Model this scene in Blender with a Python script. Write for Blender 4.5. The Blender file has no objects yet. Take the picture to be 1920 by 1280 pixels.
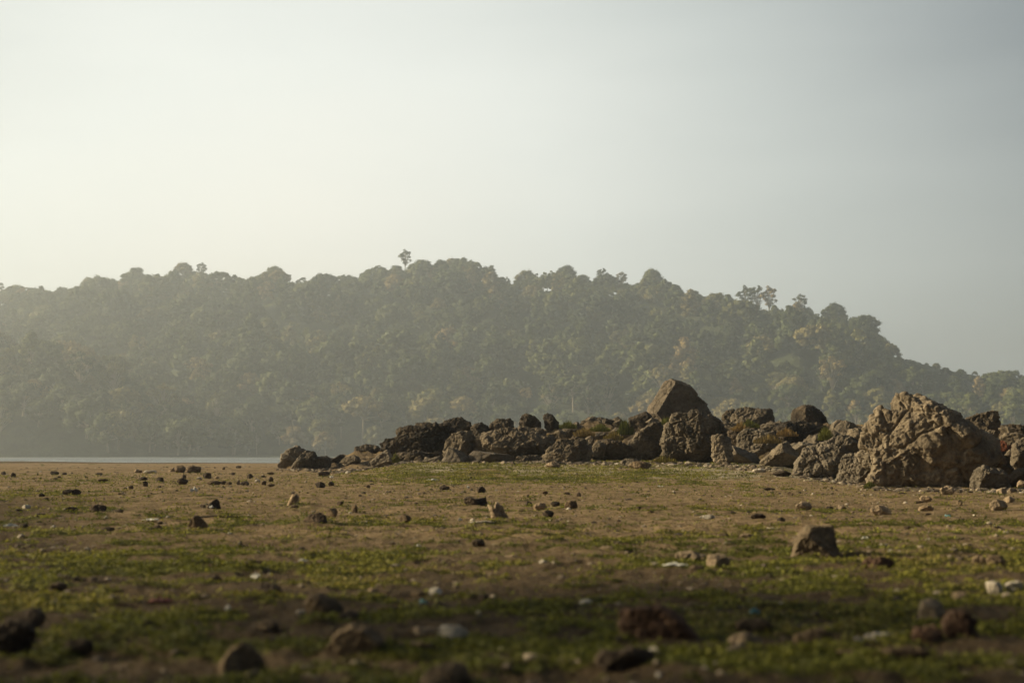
import bpy, bmesh, math, random
import numpy as np
from mathutils import Vector
R = math.radians
PI = math.pi
sc = bpy.context.scene
col = sc.collection

# ------------------------------------------------------------------ camera
F = 2667.0                 # focal length in pixels of the 1920 x 1280 photograph (50 mm lens)
CAM_Z = 0.6
PITCH = math.atan((853.0 - 640.0) / F)
CP, SP = math.cos(PITCH), math.sin(PITCH)
cam_d = bpy.data.cameras.new('camera')
cam = bpy.data.objects.new('camera', cam_d); col.objects.link(cam)
cam.location = (0, 0, CAM_Z); cam.rotation_euler = (PI / 2 + PITCH, 0, 0)
cam_d.lens = 50; cam_d.sensor_width = 36; cam_d.clip_start = 0.05; cam_d.clip_end = 20000
cam_d.dof.use_dof = True; cam_d.dof.focus_distance = 42; cam_d.dof.aperture_fstop = 2.4
sc.camera = cam

# ------------------------------------------------------------------ sky, sun, exposure
SUN_AZ, SUN_EL = -82.0, 23.0        # degrees from the view direction (+y) towards +x; height
sun_dir = Vector((math.sin(R(SUN_AZ)) * math.cos(R(SUN_EL)), math.cos(R(SUN_AZ)) * math.cos(R(SUN_EL)), math.sin(R(SUN_EL))))
sl = bpy.data.lights.new('sun', 'SUN'); sl.energy = 5.0; sl.angle = R(1.2); sl.color = (1.0, 0.83, 0.54)
so = bpy.data.objects.new('sun', sl); col.objects.link(so)
so.rotation_euler = (-sun_dir).to_track_quat('-Z', 'Y').to_euler()
w = bpy.data.worlds.new('World'); sc.world = w; w.use_nodes = True
nt = w.node_tree; N = nt.nodes; L = nt.links
bg = N['Background']
st = N.new('ShaderNodeTexSky'); st.sky_type = 'NISHITA'; st.sun_disc = False
st.sun_elevation = R(SUN_EL); st.sun_rotation = R(SUN_AZ); st.dust_density = 3.0; st.air_density = 1.2
tc = N.new('ShaderNodeTexCoord')
def vmath(op, a, b):
    n = N.new('ShaderNodeVectorMath'); n.operation = op
    L.new(a, n.inputs[0])
    if isinstance(b, tuple): n.inputs[1].default_value = b
    else: L.new(b, n.inputs[1])
    return n
GA, GE = -9.0, 4.0                 # the bright patch of thin overcast
gd = (math.sin(R(GA)) * math.cos(R(GE)), math.cos(R(GA)) * math.cos(R(GE)), math.sin(R(GE)))
dt = vmath('DOT_PRODUCT', tc.outputs['Generated'], gd)
ac = N.new('ShaderNodeMath'); ac.operation = 'ARCCOSINE'; L.new(dt.outputs['Value'], ac.inputs[0])
mp = N.new('ShaderNodeMapping'); mp.inputs['Scale'].default_value = (1.2, 1.2, 5.0); L.new(tc.outputs['Generated'], mp.inputs[0])
no = N.new('ShaderNodeTexNoise'); no.inputs['Scale'].default_value = 2.2; no.inputs['Detail'].default_value = 3; L.new(mp.outputs[0], no.inputs['Vector'])
ma = N.new('ShaderNodeMath'); ma.operation = 'MULTIPLY_ADD'; L.new(no.outputs['Fac'], ma.inputs[0]); ma.inputs[1].default_value = 0.14; L.new(ac.outputs[0], ma.inputs[2])
sxyz = N.new('ShaderNodeSeparateXYZ'); L.new(tc.outputs['Generated'], sxyz.inputs[0])
mz = N.new('ShaderNodeMath'); mz.operation = 'MULTIPLY_ADD'; L.new(sxyz.outputs['Z'], mz.inputs[0]); mz.inputs[1].default_value = 0.20; L.new(ma.outputs[0], mz.inputs[2])
mr = N.new('ShaderNodeMapRange'); L.new(mz.outputs[0], mr.inputs[0]); mr.inputs[1].default_value = 0.05; mr.inputs[2].default_value = 1.75
cr = N.new('ShaderNodeValToRGB'); L.new(mr.outputs[0], cr.inputs[0])
e = cr.color_ramp.elements
SKY = [(0.0, (.65, .605, .51)), (.08, (.62, .605, .54)), (.16, (.525, .535, .495)), (.25, (.35, .37, .35)), (.38, (.135, .15, .155)), (1.0, (.014, .022, .034))]
e[0].position, e[0].color = 0, (*SKY[0][1], 1); e[1].position, e[1].color = 1, (*SKY[-1][1], 1)
for p, c in SKY[1:-1]:
    q = e.new(p); q.color = (*c, 1)
sx = N.new('ShaderNodeVectorMath'); sx.operation = 'SCALE'; L.new(st.outputs[0], sx.inputs[0]); sx.inputs['Scale'].default_value = 0.25
ad = vmath('ADD', cr.outputs[0], sx.outputs[0])
sx2 = N.new('ShaderNodeVectorMath'); sx2.operation = 'SCALE'; L.new(ad.outputs[0], sx2.inputs[0]); sx2.inputs['Scale'].default_value = 10.0
# the thin overcast veil (already in display units) and the Nishita sky at strength 0.1
L.new(sx2.outputs[0], bg.inputs['Color']); bg.inputs['Strength'].default_value = 0.1
ad.inputs[1].default_value = (0, 0, 0)
sx.inputs['Scale'].default_value = 0.015
vs = sc.view_settings; vs.view_transform = 'Standard'; vs.look = 'None'; vs.exposure = 0.80; vs.gamma = 1.0
sc.cycles.use_denoising = True
sc.cycles.volume_bounces = 1; sc.cycles.max_bounces = 6; sc.cycles.diffuse_bounces = 2; sc.cycles.glossy_bounces = 2
sc.cycles.transparent_max_bounces = 4
HAZE_DENSITY, HAZE_G = 0.00052, 0.62

# ------------------------------------------------------------------ numpy noise
def _hash(ix, iy, iz, s):
    h = (ix.astype(np.int64) * 374761393 + iy.astype(np.int64) * 668265263 + iz.astype(np.int64) * 2147483647 + s * 1274126177) & 0xffffffff
    h = ((h ^ (h >> 13)) * 1274126177) & 0xffffffff
    h = ((h ^ (h >> 15)) * 2246822519) & 0xffffffff
    return (h ^ (h >> 16)) & 0xffffffff
def noise(P, s=0):
    P = np.asarray(P, float); i = np.floor(P); f = P - i; i = i.astype(np.int64)
    u = f * f * f * (f * (f * 6 - 15) + 10)
    r = 0
    for dx in (0, 1):
        for dy in (0, 1):
            for dz in (0, 1):
                h = _hash(i[:, 0] + dx, i[:, 1] + dy, i[:, 2] + dz, s)
                a = (h & 1023) / 1023 * 2 * PI; b = ((h >> 10) & 1023) / 1023 * 2 - 1
                q = np.sqrt(1 - b * b)
                g = np.cos(a) * q * (f[:, 0] - dx) + np.sin(a) * q * (f[:, 1] - dy) + b * (f[:, 2] - dz)
                wx = u[:, 0] if dx else 1 - u[:, 0]; wy = u[:, 1] if dy else 1 - u[:, 1]; wz = u[:, 2] if dz else 1 - u[:, 2]
                r = r + g * wx * wy * wz
    return r * 1.6
def fbm(P, o=4, s=0, gain=.5):
    a = 1; r = 0; P = np.asarray(P, float)
    for k in range(o):
        r = r + a * noise(P * 2 ** k + 17.3 * k, s + k); a *= gain
    return r
def ridged(P, o=3, s=0):
    a = 1; r = 0; P = np.asarray(P, float)
    for k in range(o):
        r = r + a * (1 - 2 * np.abs(noise(P * 2 ** k + 9.1 * k, s + k))); a *= .5
    return r
def worley(P, s=0):
    P = np.asarray(P, float); i = np.floor(P).astype(np.int64); f1 = np.full(len(P), 9.); f2 = np.full(len(P), 9.)
    for dx in (-1, 0, 1):
        for dy in (-1, 0, 1):
            for dz in (-1, 0, 1):
                c = i + np.array([dx, dy, dz]); h = _hash(c[:, 0], c[:, 1], c[:, 2], s)
                q = c + np.stack([(h & 1023), (h >> 10) & 1023, (h >> 20) & 1023], 1) / 1023.
                d = np.linalg.norm(q - P, axis=1)
                f2 = np.minimum(f2, np.maximum(f1, d)); f1 = np.minimum(f1, d)
    return f1, f2
def sstep(a, b, x):
    t = np.clip((x - a) / (b - a), 0, 1); return t * t * (3 - 2 * t)
def at(px, py, y):
    """world point seen at pixel (px, py) of the photograph, y metres ahead"""
    a = (640 - py) / F
    dy, dz = CP - a * SP, SP + a * CP
    t = y / dy
    return np.array([(px - 960) / F * t, y, CAM_Z + dz * t])

# ------------------------------------------------------------------ terrain heights
ux = [-400, 520, 640, 720, 800, 900, 1000, 1100, 1250, 1400, 1500, 1600, 1700, 1850, 1950, 2300, 2700]
uy = [880, 875, 868, 852, 838, 826, 816, 801, 806, 806, 805, 806, 815, 806, 812, 840, 880]
def ground_h(x, y, fine=True):
    x = np.asarray(x, float); y = np.asarray(y, float)
    yy = np.maximum(y, 5.)
    u = 960 + F * x / yy
    z = 0.03 * noise(np.stack([x * .13, y * .13, x * 0], 1), 3)
    crest = np.interp(u, ux, uy)
    H = np.maximum(0, CAM_Z + (853 - crest) / F * 51.)
    H = np.where(crest >= 878, 0, H)
    m = np.where(y < 51, np.exp(-((y - 51) / 4.2) ** 2), np.exp(-((y - 51) / 9.) ** 2))
    belt = 0.40 * sstep(30, 45, y) * sstep(620, 800, u) * (1 - sstep(1420, 1560, u)) * (1 - sstep(60, 90, y))
    z = z + np.maximum(H * m, belt) * (y > 12)
    # land falls to the lake bed
    sh = np.interp(u, [-600, 0, 300, 600, 2500], [140, 128, 112, 104, 104]) + 9 * noise(np.stack([x * .06, y * 0 + 3, x * 0], 1), 9)
    z = z + 0.10 * sstep(80, 120, y) * (1 - sstep(40, 260, u)) * (y > 0)
    z = z - 1.1 * sstep(sh, sh + 75, np.sqrt(x * x + y * y)) - 3.0 * sstep(sh + 70, 400, np.sqrt(x * x + y * y))
    if fine:
        d = np.sqrt(x * x + y * y)
        fade = 1 - sstep(25, 60, d)
        P = np.stack([x, y, x * 0], 1)
        z = z + (0.016 * noise(P * .9, 5) + .022 * noise(P * 3.1, 6) + .015 * noise(P * 8., 7) + .008 * noise(P * 19., 8) * (1 - sstep(10, 20, d))) * (0.3 + .7 * fade)
        z = z + .012 * green_mask(x, y) * (.3 + .7 * fade)
        k = sstep(.25, .9, m * (H > .2))
        z = z + k * (.26 * fbm(P * .9, 3, 11) + .09 * ridged(P * 2.6, 2, 12))
    return z
def green_mask(x, y):
    P = np.stack([x, y, x * 0], 1)
    n = fbm(P * np.array([.35, .55, 1]), 3, 21) * .40 + .75 * fbm(P * np.array([1.9, 2.6, 1]), 4, 25, .6)
    d = np.sqrt(x * x + y * y)
    u = 960 + F * x / np.maximum(y, 1.)
    bias = np.interp(d, [0, 3.5, 7.5, 9.5, 12, 16, 24, 27, 31, 36, 42, 60, 200], [.03, .03, .01, -.04, -.12, -.32, -.5, -.45, -.02, .34, -.05, -.5, -.6])
    side = sstep(560, 760, u) * (1 - sstep(1250, 1480, u))
    far = sstep(25, 30, d)
    bias = bias * (1 - far) + far * (bias * side + (-.5) * (1 - side))
    bias = bias + .16 * (1 - sstep(100, 420, u)) * sstep(11, 15, d)
    return sstep(-.05, .30, n + bias) * (1 - sstep(44, 47, d) * sstep(600, 700, u))

def ground_at(px, py):
    a = (640 - py) / F
    dy, dz = CP - a * SP, SP + a * CP
    y = CAM_Z / max(1e-4, -dz / dy)
    y = min(y, 140)
    for _ in range(3):
        pass
    # march for the first hit with the mound
    ys = np.linspace(2.5, 150, 3000)
    xs = (px - 960) / F * ys / dy
    zr = CAM_Z + ys * dz / dy
    g = ground_h(xs, ys, False)
    k = np.argmax(zr <= g)
    if zr[k] > g[k]: k = len(ys) - 1
    return np.array([xs[k], ys[k], g[k]])

# ------------------------------------------------------------------ materials
def new_mat(name):
    m = bpy.data.materials.new(name); m.use_nodes = True
    return m, m.node_tree, m.node_tree.nodes['Principled BSDF']
def tex_noise(nt, vec, scale, detail=4, rough=.55, dist=0):
    n = nt.nodes.new('ShaderNodeTexNoise'); n.inputs['Scale'].default_value = scale; n.inputs['Detail'].default_value = detail
    n.inputs['Roughness'].default_value = rough; n.inputs['Distortion'].default_value = dist
    nt.links.new(vec, n.inputs['Vector']); return n
def ramp(nt, fac, stops):
    r = nt.nodes.new('ShaderNodeValToRGB'); nt.links.new(fac, r.inputs[0]); e = r.color_ramp.elements
    e[0].position, e[0].color = stops[0][0], (*stops[0][1], 1); e[1].position, e[1].color = stops[-1][0], (*stops[-1][1], 1)
    for p, c in stops[1:-1]:
        q = e.new(p); q.color = (*c, 1)
    return r
def mixc(nt, fac, a, b, mode='MIX'):
    m = nt.nodes.new('ShaderNodeMix'); m.data_type = 'RGBA'; m.blend_type = mode
    if hasattr(fac, 'links'): nt.links.new(fac, m.inputs[0])
    else: m.inputs[0].default_value = fac
    for s, i in ((a, 6), (b, 7)):
        if hasattr(s, 'links'): nt.links.new(s, m.inputs[i])
        else: m.inputs[i].default_value = (*s, 1)
    return m.outputs[2]
def bump(nt, h, strength, dist, prev=None):
    b = nt.nodes.new('ShaderNodeBump'); b.inputs['Strength'].default_value = strength; b.inputs['Distance'].default_value = dist
    nt.links.new(h, b.inputs['Height'])
    if prev is not None: nt.links.new(prev, b.inputs['Normal'])
    return b.outputs[0]

def rock_mat(name, dark, mid, light, scale=1.0, bs=1.0, lichen=None):
    m, nt, P = new_mat(name)
    g = nt.nodes.new('ShaderNodeNewGeometry'); v = g.outputs['Position']
    n1 = tex_noise(nt, v, 1.4 * scale, 8, .62, .4)
    n2 = tex_noise(nt, v, 11 * scale, 6, .7)
    c = ramp(nt, n1.outputs['Fac'], [(.30, dark), (.48, mid), (.62, light), (.78, mid)]).outputs[0]
    c2 = ramp(nt, n2.outputs['Fac'], [(.30, (.45, .42, .40)), (.52, (1, 1, 1)), (.72, (1.25, 1.2, 1.1))]).outputs[0]
    c = mixc(nt, .75, c, c2, 'MULTIPLY')
    oi = nt.nodes.new('ShaderNodeObjectInfo')
    tint = ramp(nt, oi.outputs['Random'], [(0, (.78, .76, .76)), (.5, (1, .98, .96)), (1, (1.18, 1.1, 1.0))]).outputs[0]
    c = mixc(nt, .7, c, tint, 'MULTIPLY')
    if lichen:
        n3 = tex_noise(nt, v, 3.5 * scale, 5, .6)
        f = nt.nodes.new('ShaderNodeMapRange'); nt.links.new(n3.outputs['Fac'], f.inputs[0]); f.inputs[1].default_value = .56; f.inputs[2].default_value = .68; f.inputs[4].default_value = .6
        c = mixc(nt, f.outputs[0], c, lichen)
    nt.links.new(c, P.inputs['Base Color']); P.inputs['Roughness'].default_value = .92
    P.inputs['Specular IOR Level'].default_value = .2
    vo = nt.nodes.new('ShaderNodeTexVoronoi'); vo.inputs['Scale'].default_value = 7 * scale; vo.feature = 'DISTANCE_TO_EDGE'
    wv = tex_noise(nt, v, 4 * scale, 3); va = nt.nodes.new('ShaderNodeVectorMath'); va.operation = 'MULTIPLY_ADD'
    nt.links.new(wv.outputs['Color'], va.inputs[0]); va.inputs[1].default_value = (.35 / scale,) * 3; nt.links.new(v, va.inputs[2])
    nt.links.new(va.outputs[0], vo.inputs['Vector'])
    ed = nt.nodes.new('ShaderNodeMapRange'); nt.links.new(vo.outputs['Distance'], ed.inputs[0]); ed.inputs[2].default_value = .12
    b = bump(nt, ed.outputs[0], .35 * bs, .04 / scale)
    b = bump(nt, n1.outputs['Fac'], .7 * bs, .25 / scale, b)
    b = bump(nt, n2.outputs['Fac'], .8 * bs, .05 / scale, b)
    nt.links.new(b, P.inputs['Normal'])
    return m
MR = {
 'brown': rock_mat('brown_rock', (.042, .035, .026), (.11, .091, .066), (.185, .155, .114)),
 'tan':   rock_mat('tan_rock', (.072, .060, .045), (.165, .140, .104), (.245, .210, .160)),
 'dark':  rock_mat('dark_rock', (.022, .018, .014), (.058, .047, .035), (.11, .088, .062)),
 'smooth': rock_mat('smooth_brown_rock', (.065, .055, .043), (.108, .092, .072), (.16, .135, .104), bs=.45),
 'red':   rock_mat('reddish_rock', (.05, .02, .012), (.15, .055, .03), (.22, .085, .045)),
 's_dark': rock_mat('dark_stone', (.028, .022, .017), (.065, .05, .037), (.12, .09, .062), 6, .8),
 's_brown': rock_mat('brown_stone', (.055, .04, .026), (.13, .095, .06), (.21, .16, .10), 6, .8),
 's_mid': rock_mat('warm_brown_stone', (.07, .055, .036), (.18, .14, .09), (.27, .21, .14), 6, .9),
 's_red': rock_mat('reddish_brown_stone', (.04, .026, .018), (.085, .052, .036), (.13, .085, .058), 6, .8),
 's_tan': rock_mat('tan_stone', (.13, .10, .065), (.27, .21, .14), (.38, .30, .21), 6, .7),
 's_pale': rock_mat('pale_stone', (.28, .25, .20), (.45, .41, .34), (.60, .56, .48), 6, .6),
}
def flat_mat(name, c, rough=.6, bs=.3, var=.25):
    m, nt, P = new_mat(name)
    g = nt.nodes.new('ShaderNodeNewGeometry'); n = tex_noise(nt, g.outputs['Position'], 30, 4)
    cc = ramp(nt, n.outputs['Fac'], [(.3, tuple(k * (1 - var) for k in c)), (.7, c)]).outputs[0]
    nt.links.new(cc, P.inputs['Base Color']); P.inputs['Roughness'].default_value = rough
    nt.links.new(bump(nt, n.outputs['Fac'], bs, .01), P.inputs['Normal'])
    return m
MR['white'] = flat_mat('white_plastic', (.55, .53, .47), .45)
MR['cyan'] = flat_mat('cyan_plastic', (.10, .26, .28), .5)
MR['redlitter'] = flat_mat('faded_red_plastic', (.22, .07, .05), .6)
MR['wood'] = flat_mat('weathered_wood', (.09, .065, .045), .9)

# ground: vertex attributes decide soil, moss, pale rock; noise adds the grain
def ground_mat():
    m, nt, P = new_mat('dry_lake_soil')
    g = nt.nodes.new('ShaderNodeNewGeometry'); v = g.outputs['Position']
    at_ = nt.nodes.new('ShaderNodeAttribute'); at_.attribute_name = 'cover'
    sep = nt.nodes.new('ShaderNodeSeparateColor'); nt.links.new(at_.outputs['Color'], sep.inputs[0])
    a = tex_noise(nt, v, .45, 6, .6); b = tex_noise(nt, v, 3.2, 7, .65); c = tex_noise(nt, v, 22, 5, .7)
    soil = ramp(nt, b.outputs['Fac'], [(.28, (.13, .092, .050)), (.45, (.28, .205, .122)), (.6, (.39, .295, .182)), (.75, (.28, .21, .125))]).outputs[0]
    soil = mixc(nt, .6, soil, ramp(nt, a.outputs['Fac'], [(.3, (.62, .58, .52)), (.65, (1.12, 1.08, 1.0))]).outputs[0], 'MULTIPLY')
    soil = mixc(nt, .6, soil, ramp(nt, c.outputs['Fac'], [(.3, (.55, .52, .48)), (.6, (1.15, 1.12, 1.1))]).outputs[0], 'MULTIPLY')
    e2 = tex_noise(nt, v, 1.3, 8, .75)
    of = nt.nodes.new('ShaderNodeMapRange'); nt.links.new(e2.outputs['Fac'], of.inputs[0]); of.inputs[1].default_value = .46; of.inputs[2].default_value = .62; of.inputs[4].default_value = .27
    soil = mixc(nt, of.outputs[0], soil, (.155, .14, .05))
    wet_shade = (.072, .051, .030)  # dark tone of wet soil, also painting foreground shade into the ground
    soil = mixc(nt, sep.outputs[1], soil, mixc(nt, .85, soil, wet_shade))
    moss = ramp(nt, c.outputs['Fac'], [(.3, (.035, .035, .010)), (.5, (.09, .09, .020)), (.7, (.20, .185, .045))]).outputs[0]
    # ragged border between moss and soil
    jit = nt.nodes.new('ShaderNodeMath'); jit.operation = 'MULTIPLY_ADD'; nt.links.new(c.outputs['Fac'], jit.inputs[0]); jit.inputs[1].default_value = 1.6; nt.links.new(sep.outputs[0], jit.inputs[2])
    fr = nt.nodes.new('ShaderNodeMapRange'); nt.links.new(jit.outputs[0], fr.inputs[0]); fr.inputs[1].default_value = 1.10; fr.inputs[2].default_value = 1.55
    cc = mixc(nt, fr.outputs[0], soil, moss)
    pale = ramp(nt, b.outputs['Fac'], [(.3, (.20, .155, .09)), (.5, (.38, .32, .21)), (.65, (.48, .42, .31)), (.8, (.33, .27, .18))]).outputs[0]
    pf = nt.nodes.new('ShaderNodeMath'); pf.operation = 'MULTIPLY_ADD'; nt.links.new(b.outputs['Fac'], pf.inputs[0]); pf.inputs[1].default_value = 1.5; nt.links.new(sep.outputs[2], pf.inputs[2])
    pr = nt.nodes.new('ShaderNodeMapRange'); nt.links.new(pf.outputs[0], pr.inputs[0]); pr.inputs[1].default_value = 1.15; pr.inputs[2].default_value = 1.45
    cc = mixc(nt, pr.outputs[0], cc, pale)
    rocky = ramp(nt, b.outputs['Fac'], [(.3, (.05, .038, .026)), (.45, (.14, .105, .068)), (.55, (.22, .165, .10)), (.64, (.25, .17, .06)), (.75, (.12, .11, .04))]).outputs[0]
    cc = mixc(nt, at_.outputs['Alpha'], cc, rocky)
    nt.links.new(cc, P.inputs['Base Color']); P.inputs['Roughness'].default_value = 1.0; P.inputs['Specular IOR Level'].default_value = .1
    x = bump(nt, b.outputs['Fac'], 1.0, .26); x = bump(nt, c.outputs['Fac'], 1.0, .06, x)
    nt.links.new(x, P.inputs['Normal'])
    return m

def leaf_mat(name, cols, transl=.25, attr=True):
    m, nt, P = new_mat(name)
    oi = nt.nodes.new('ShaderNodeObjectInfo')
    at_ = nt.nodes.new('ShaderNodeAttribute'); at_.attribute_name = 'tint'
    sm = nt.nodes.new('ShaderNodeMath'); sm.operation = 'ADD'; nt.links.new(oi.outputs['Random'], sm.inputs[0]); nt.links.new(at_.outputs['Fac'], sm.inputs[1])
    fr = nt.nodes.new('ShaderNodeMath'); fr.operation = 'FRACT'; nt.links.new(sm.outputs[0], fr.inputs[0])
    c = ramp(nt, fr.outputs[0], cols).outputs[0]
    a2 = nt.nodes.new('ShaderNodeAttribute'); a2.attribute_name = 'leafvar'
    mr = nt.nodes.new('ShaderNodeMapRange'); nt.links.new(a2.outputs['Fac'], mr.inputs[0]); mr.inputs[3].default_value = .6; mr.inputs[4].default_value = 1.4
    cb = nt.nodes.new('ShaderNodeCombineColor')
    for k in range(3): nt.links.new(mr.outputs[0], cb.inputs[k])
    c = mixc(nt, 1.0, c, cb.outputs[0], 'MULTIPLY')
    nt.links.new(c, P.inputs['Base Color']); P.inputs['Roughness'].default_value = .7; P.inputs['Specular IOR Level'].default_value = .2
    tr = nt.nodes.new('ShaderNodeBsdfTranslucent'); nt.links.new(c, tr.inputs[0])
    mx = nt.nodes.new('ShaderNodeMixShader'); mx.inputs[0].default_value = transl
    nt.links.new(P.outputs[0], mx.inputs[1]); nt.links.new(tr.outputs[0], mx.inputs[2])
    nt.links.new(mx.outputs[0], nt.nodes['Material Output'].inputs['Surface'])
    return m
M_leaf = leaf_mat('forest_leaves', [(0, (.045, .060, .018)), (.25, (.075, .092, .025)), (.45, (.12, .13, .036)), (.62, (.20, .165, .055)), (.72, (.27, .195, .08)), (.82, (.09, .105, .03)), (1, (.04, .055, .018))], .12)
M_bush = leaf_mat('hillside_scrub_leaves', [(0, (.03, .05, .02)), (1, (.06, .09, .03))])
M_bark = flat_mat('pale_bark', (.32, .28, .22), .9)
M_moss = leaf_mat('ground_leaves', [(0, (.06, .065, .012)), (.35, (.13, .135, .022)), (.6, (.22, .21, .035)), (.8, (.24, .19, .06)), (1, (.06, .07, .015))], .35)
M_straw = leaf_mat('dry_grass', [(0, (.22, .16, .06)), (.5, (.30, .19, .07)), (1, (.18, .15, .04))], .3)
M_green = leaf_mat('green_grass', [(0, (.10, .11, .025)), (.5, (.18, .18, .04)), (1, (.09, .10, .02))], .3)

# ------------------------------------------------------------------ object helpers
def make_obj(name, V, Fc, mat, parent=None, smooth=True, attrs=None):
    me = bpy.data.meshes.new(name); V = np.asarray(V, np.float32); Fc = np.asarray(Fc, np.int32); k = Fc.shape[1]
    me.vertices.add(len(V)); me.vertices.foreach_set('co', V.ravel())
    me.loops.add(Fc.size); me.loops.foreach_set('vertex_index', Fc.ravel())
    me.polygons.add(len(Fc)); me.polygons.foreach_set('loop_start', np.arange(0, Fc.size, k, dtype=np.int32))
    try: me.polygons.foreach_set('loop_total', np.full(len(Fc), k, np.int32))
    except Exception: pass
    me.polygons.foreach_set('use_smooth', np.full(len(Fc), smooth, bool))
    me.update(calc_edges=True)
    for an, (dom, ty, val) in (attrs or {}).items():
        a = me.attributes.new(an, ty, dom); a.data.foreach_set('value' if ty == 'FLOAT' else 'color', np.asarray(val, np.float32).ravel())
    me.materials.append(mat)
    o = bpy.data.objects.new(name, me); col.objects.link(o); o.parent = parent
    return o
def tag(o, label=None, cat=None, group=None, kind=None):
    if label: o['label'] = label
    if cat: o['category'] = cat
    if group: o['group'] = group
    if kind: o['kind'] = kind
    return o
_ico = {}
def ico(s):
    if s not in _ico:
        bm = bmesh.new(); bmesh.ops.create_icosphere(bm, subdivisions=s, radius=1)
        V = np.array([v.co[:] for v in bm.verts]); Fc = np.array([[v.index for v in f.verts] for f in bm.faces]); bm.free()
        _ico[s] = (V, Fc)
    return _ico[s]
def vnormals(V, Fc):
    n = np.cross(V[Fc[:, 1]] - V[Fc[:, 0]], V[Fc[:, 2]] - V[Fc[:, 0]]); r = np.zeros_like(V)
    for k in range(3): np.add.at(r, Fc[:, k], n)
    return r / np.maximum(1e-12, np.linalg.norm(r, axis=1))[:, None]

def radial(poly, c, th):
    """distance from c to the outline for each angle"""
    A = poly; B = np.roll(poly, -1, 0); out = np.zeros(len(th))
    d = np.stack([np.cos(th), np.sin(th)], 1)
    best = np.full(len(th), 0.0)
    for a, b in zip(A, B):
        e_ = b - a; ac_ = a - c
        den = d[:, 0] * e_[1] - d[:, 1] * e_[0]
        den = np.where(np.abs(den) < 1e-12, 1e-12, den)
        t = (ac_[0] * e_[1] - ac_[1] * e_[0]) / den
        s = (ac_[0] * d[:, 1] - ac_[1] * d[:, 0]) / den
        ok = (t > 0) & (s >= -1e-6) & (s <= 1 + 1e-6)
        best = np.where(ok, np.maximum(best, t), best)
    return best
def rock(name, pts, y, mat, sub=5, seed=0, thick=.5, rough=1.0, facets=7, sink=.12, q=.75, lean=0.0, bed=0.0, cz=None, planes=(), lf=1.0):
    """a solid rock: its front outline from pts (world x, z), its depth and surface from facets and noise"""
    rs = np.random.RandomState(seed)
    poly = np.asarray(pts, float)
    x, z = poly[:, 0], poly[:, 1]; xn, zn = np.roll(x, -1), np.roll(z, -1)
    cr_ = x * zn - xn * z; A = cr_.sum() / 2
    c = np.array([((x + xn) * cr_).sum(), ((z + zn) * cr_).sum()]) / (6 * A)
    if cz is not None: c = np.array(cz)
    V, Fc = ico(sub)
    tab = np.linspace(-PI, PI, 721); Rt = radial(poly, c, tab)
    ker = np.hanning(7); ker /= ker.sum(); Rt = np.convolve(np.pad(Rt[:-1], 3, mode='wrap'), ker, 'valid'); Rt = np.append(Rt, Rt[0])
    down = np.clip(-np.sin(tab), 0, 1) ** 2; Rt = Rt * (1 + sink * down)
    th = np.arctan2(V[:, 2], V[:, 0]); rho = np.sqrt(V[:, 0] ** 2 + V[:, 2] ** 2)
    Rr = np.interp(th, tab, Rt)
    W = x.max() - x.min(); Hh = z.max() - z.min(); size = math.sqrt(W * Hh)
    D = thick * (W * .6 + Hh * .4)
    P = np.stack([Rr * np.cos(th) * rho ** q, D * np.sign(V[:, 1]) * np.abs(V[:, 1]) ** .85, Rr * np.sin(th) * rho ** q], 1)
    P[:, 1] += lean * P[:, 2]
    # flat fracture faces that cut the bulging front (and back) but only touch the outline
    rim = np.stack([Rt * np.cos(tab), tab * 0, Rt * np.sin(tab)], 1)
    for k in range(facets):
        s = -1 if k % 4 != 3 else 1
        a = rs.uniform(0, 2 * PI); el = rs.uniform(.15, 1.15)
        n = np.array([math.cos(a) * math.cos(el), s * math.sin(el), math.sin(a) * math.cos(el) + .12]); n /= np.linalg.norm(n)
        t = (rim @ n).max() * rs.uniform(.93, 1.02)
        t = max(t, D * .45)
        dd = P @ n - t; P = P - np.outer(np.maximum(dd, 0) * .93, n)
    for nx, ny, nz, fr in planes:
        n = np.array([nx, ny, nz]); n = n / np.linalg.norm(n); t = (P @ n).max() * fr
        P = P - np.outer(np.maximum(P @ n - t, 0) * .96, n)
    nn = vnormals(P, Fc)
    Q = P / size + seed * 3.7
    o = 3 + (sub > 5)
    Wp = Q + .045 * np.stack([noise(Q * 3, 91), noise(Q * 3, 92), noise(Q * 3, 93)], 1)
    disp = lf * .065 * fbm(Wp * 1.8, 3, seed, .5) + .028 * fbm(Wp * 8, 2, seed + 5)
    if sub >= 5:
        f1, f2 = worley(Wp * 3.3, seed); g1, g2 = worley(Wp * np.array([9, 9, 11]), seed + 3)
        disp += .050 * np.minimum(f2 - f1, .5) - .030 * (1 - sstep(0, .09, f2 - f1))
        disp += .022 * np.minimum(g2 - g1, .5) - .012 * (1 - sstep(0, .12, g2 - g1))
        disp += .016 * fbm(Wp * 24, 2, seed + 9)
        if sub >= 7: disp += .010 * fbm(Wp * 45, 1, seed + 19)
        bed = max(bed, .55 if rough > .5 else 0)
        if bed:
            s_ = Q[:, 2] * 1.0 - .35 * Q[:, 0] + .12 * noise(Q * 2, seed + 8)
            disp += bed * .030 * noise(np.stack([Q[:, 0] * .8, Q[:, 1] * .8, s_ * 13], 1), seed + 2)
    disp -= disp.mean()
    P = P + nn * (disp * rough * size)[:, None]
    P[:, 0] += c[0]; P[:, 2] += c[1]; P[:, 1] += y
    base = np.array([c[0], y, z.min()])
    o_ = make_obj(name, P - base, Fc, mat, None, True); o_.location = base
    return o_

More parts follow.
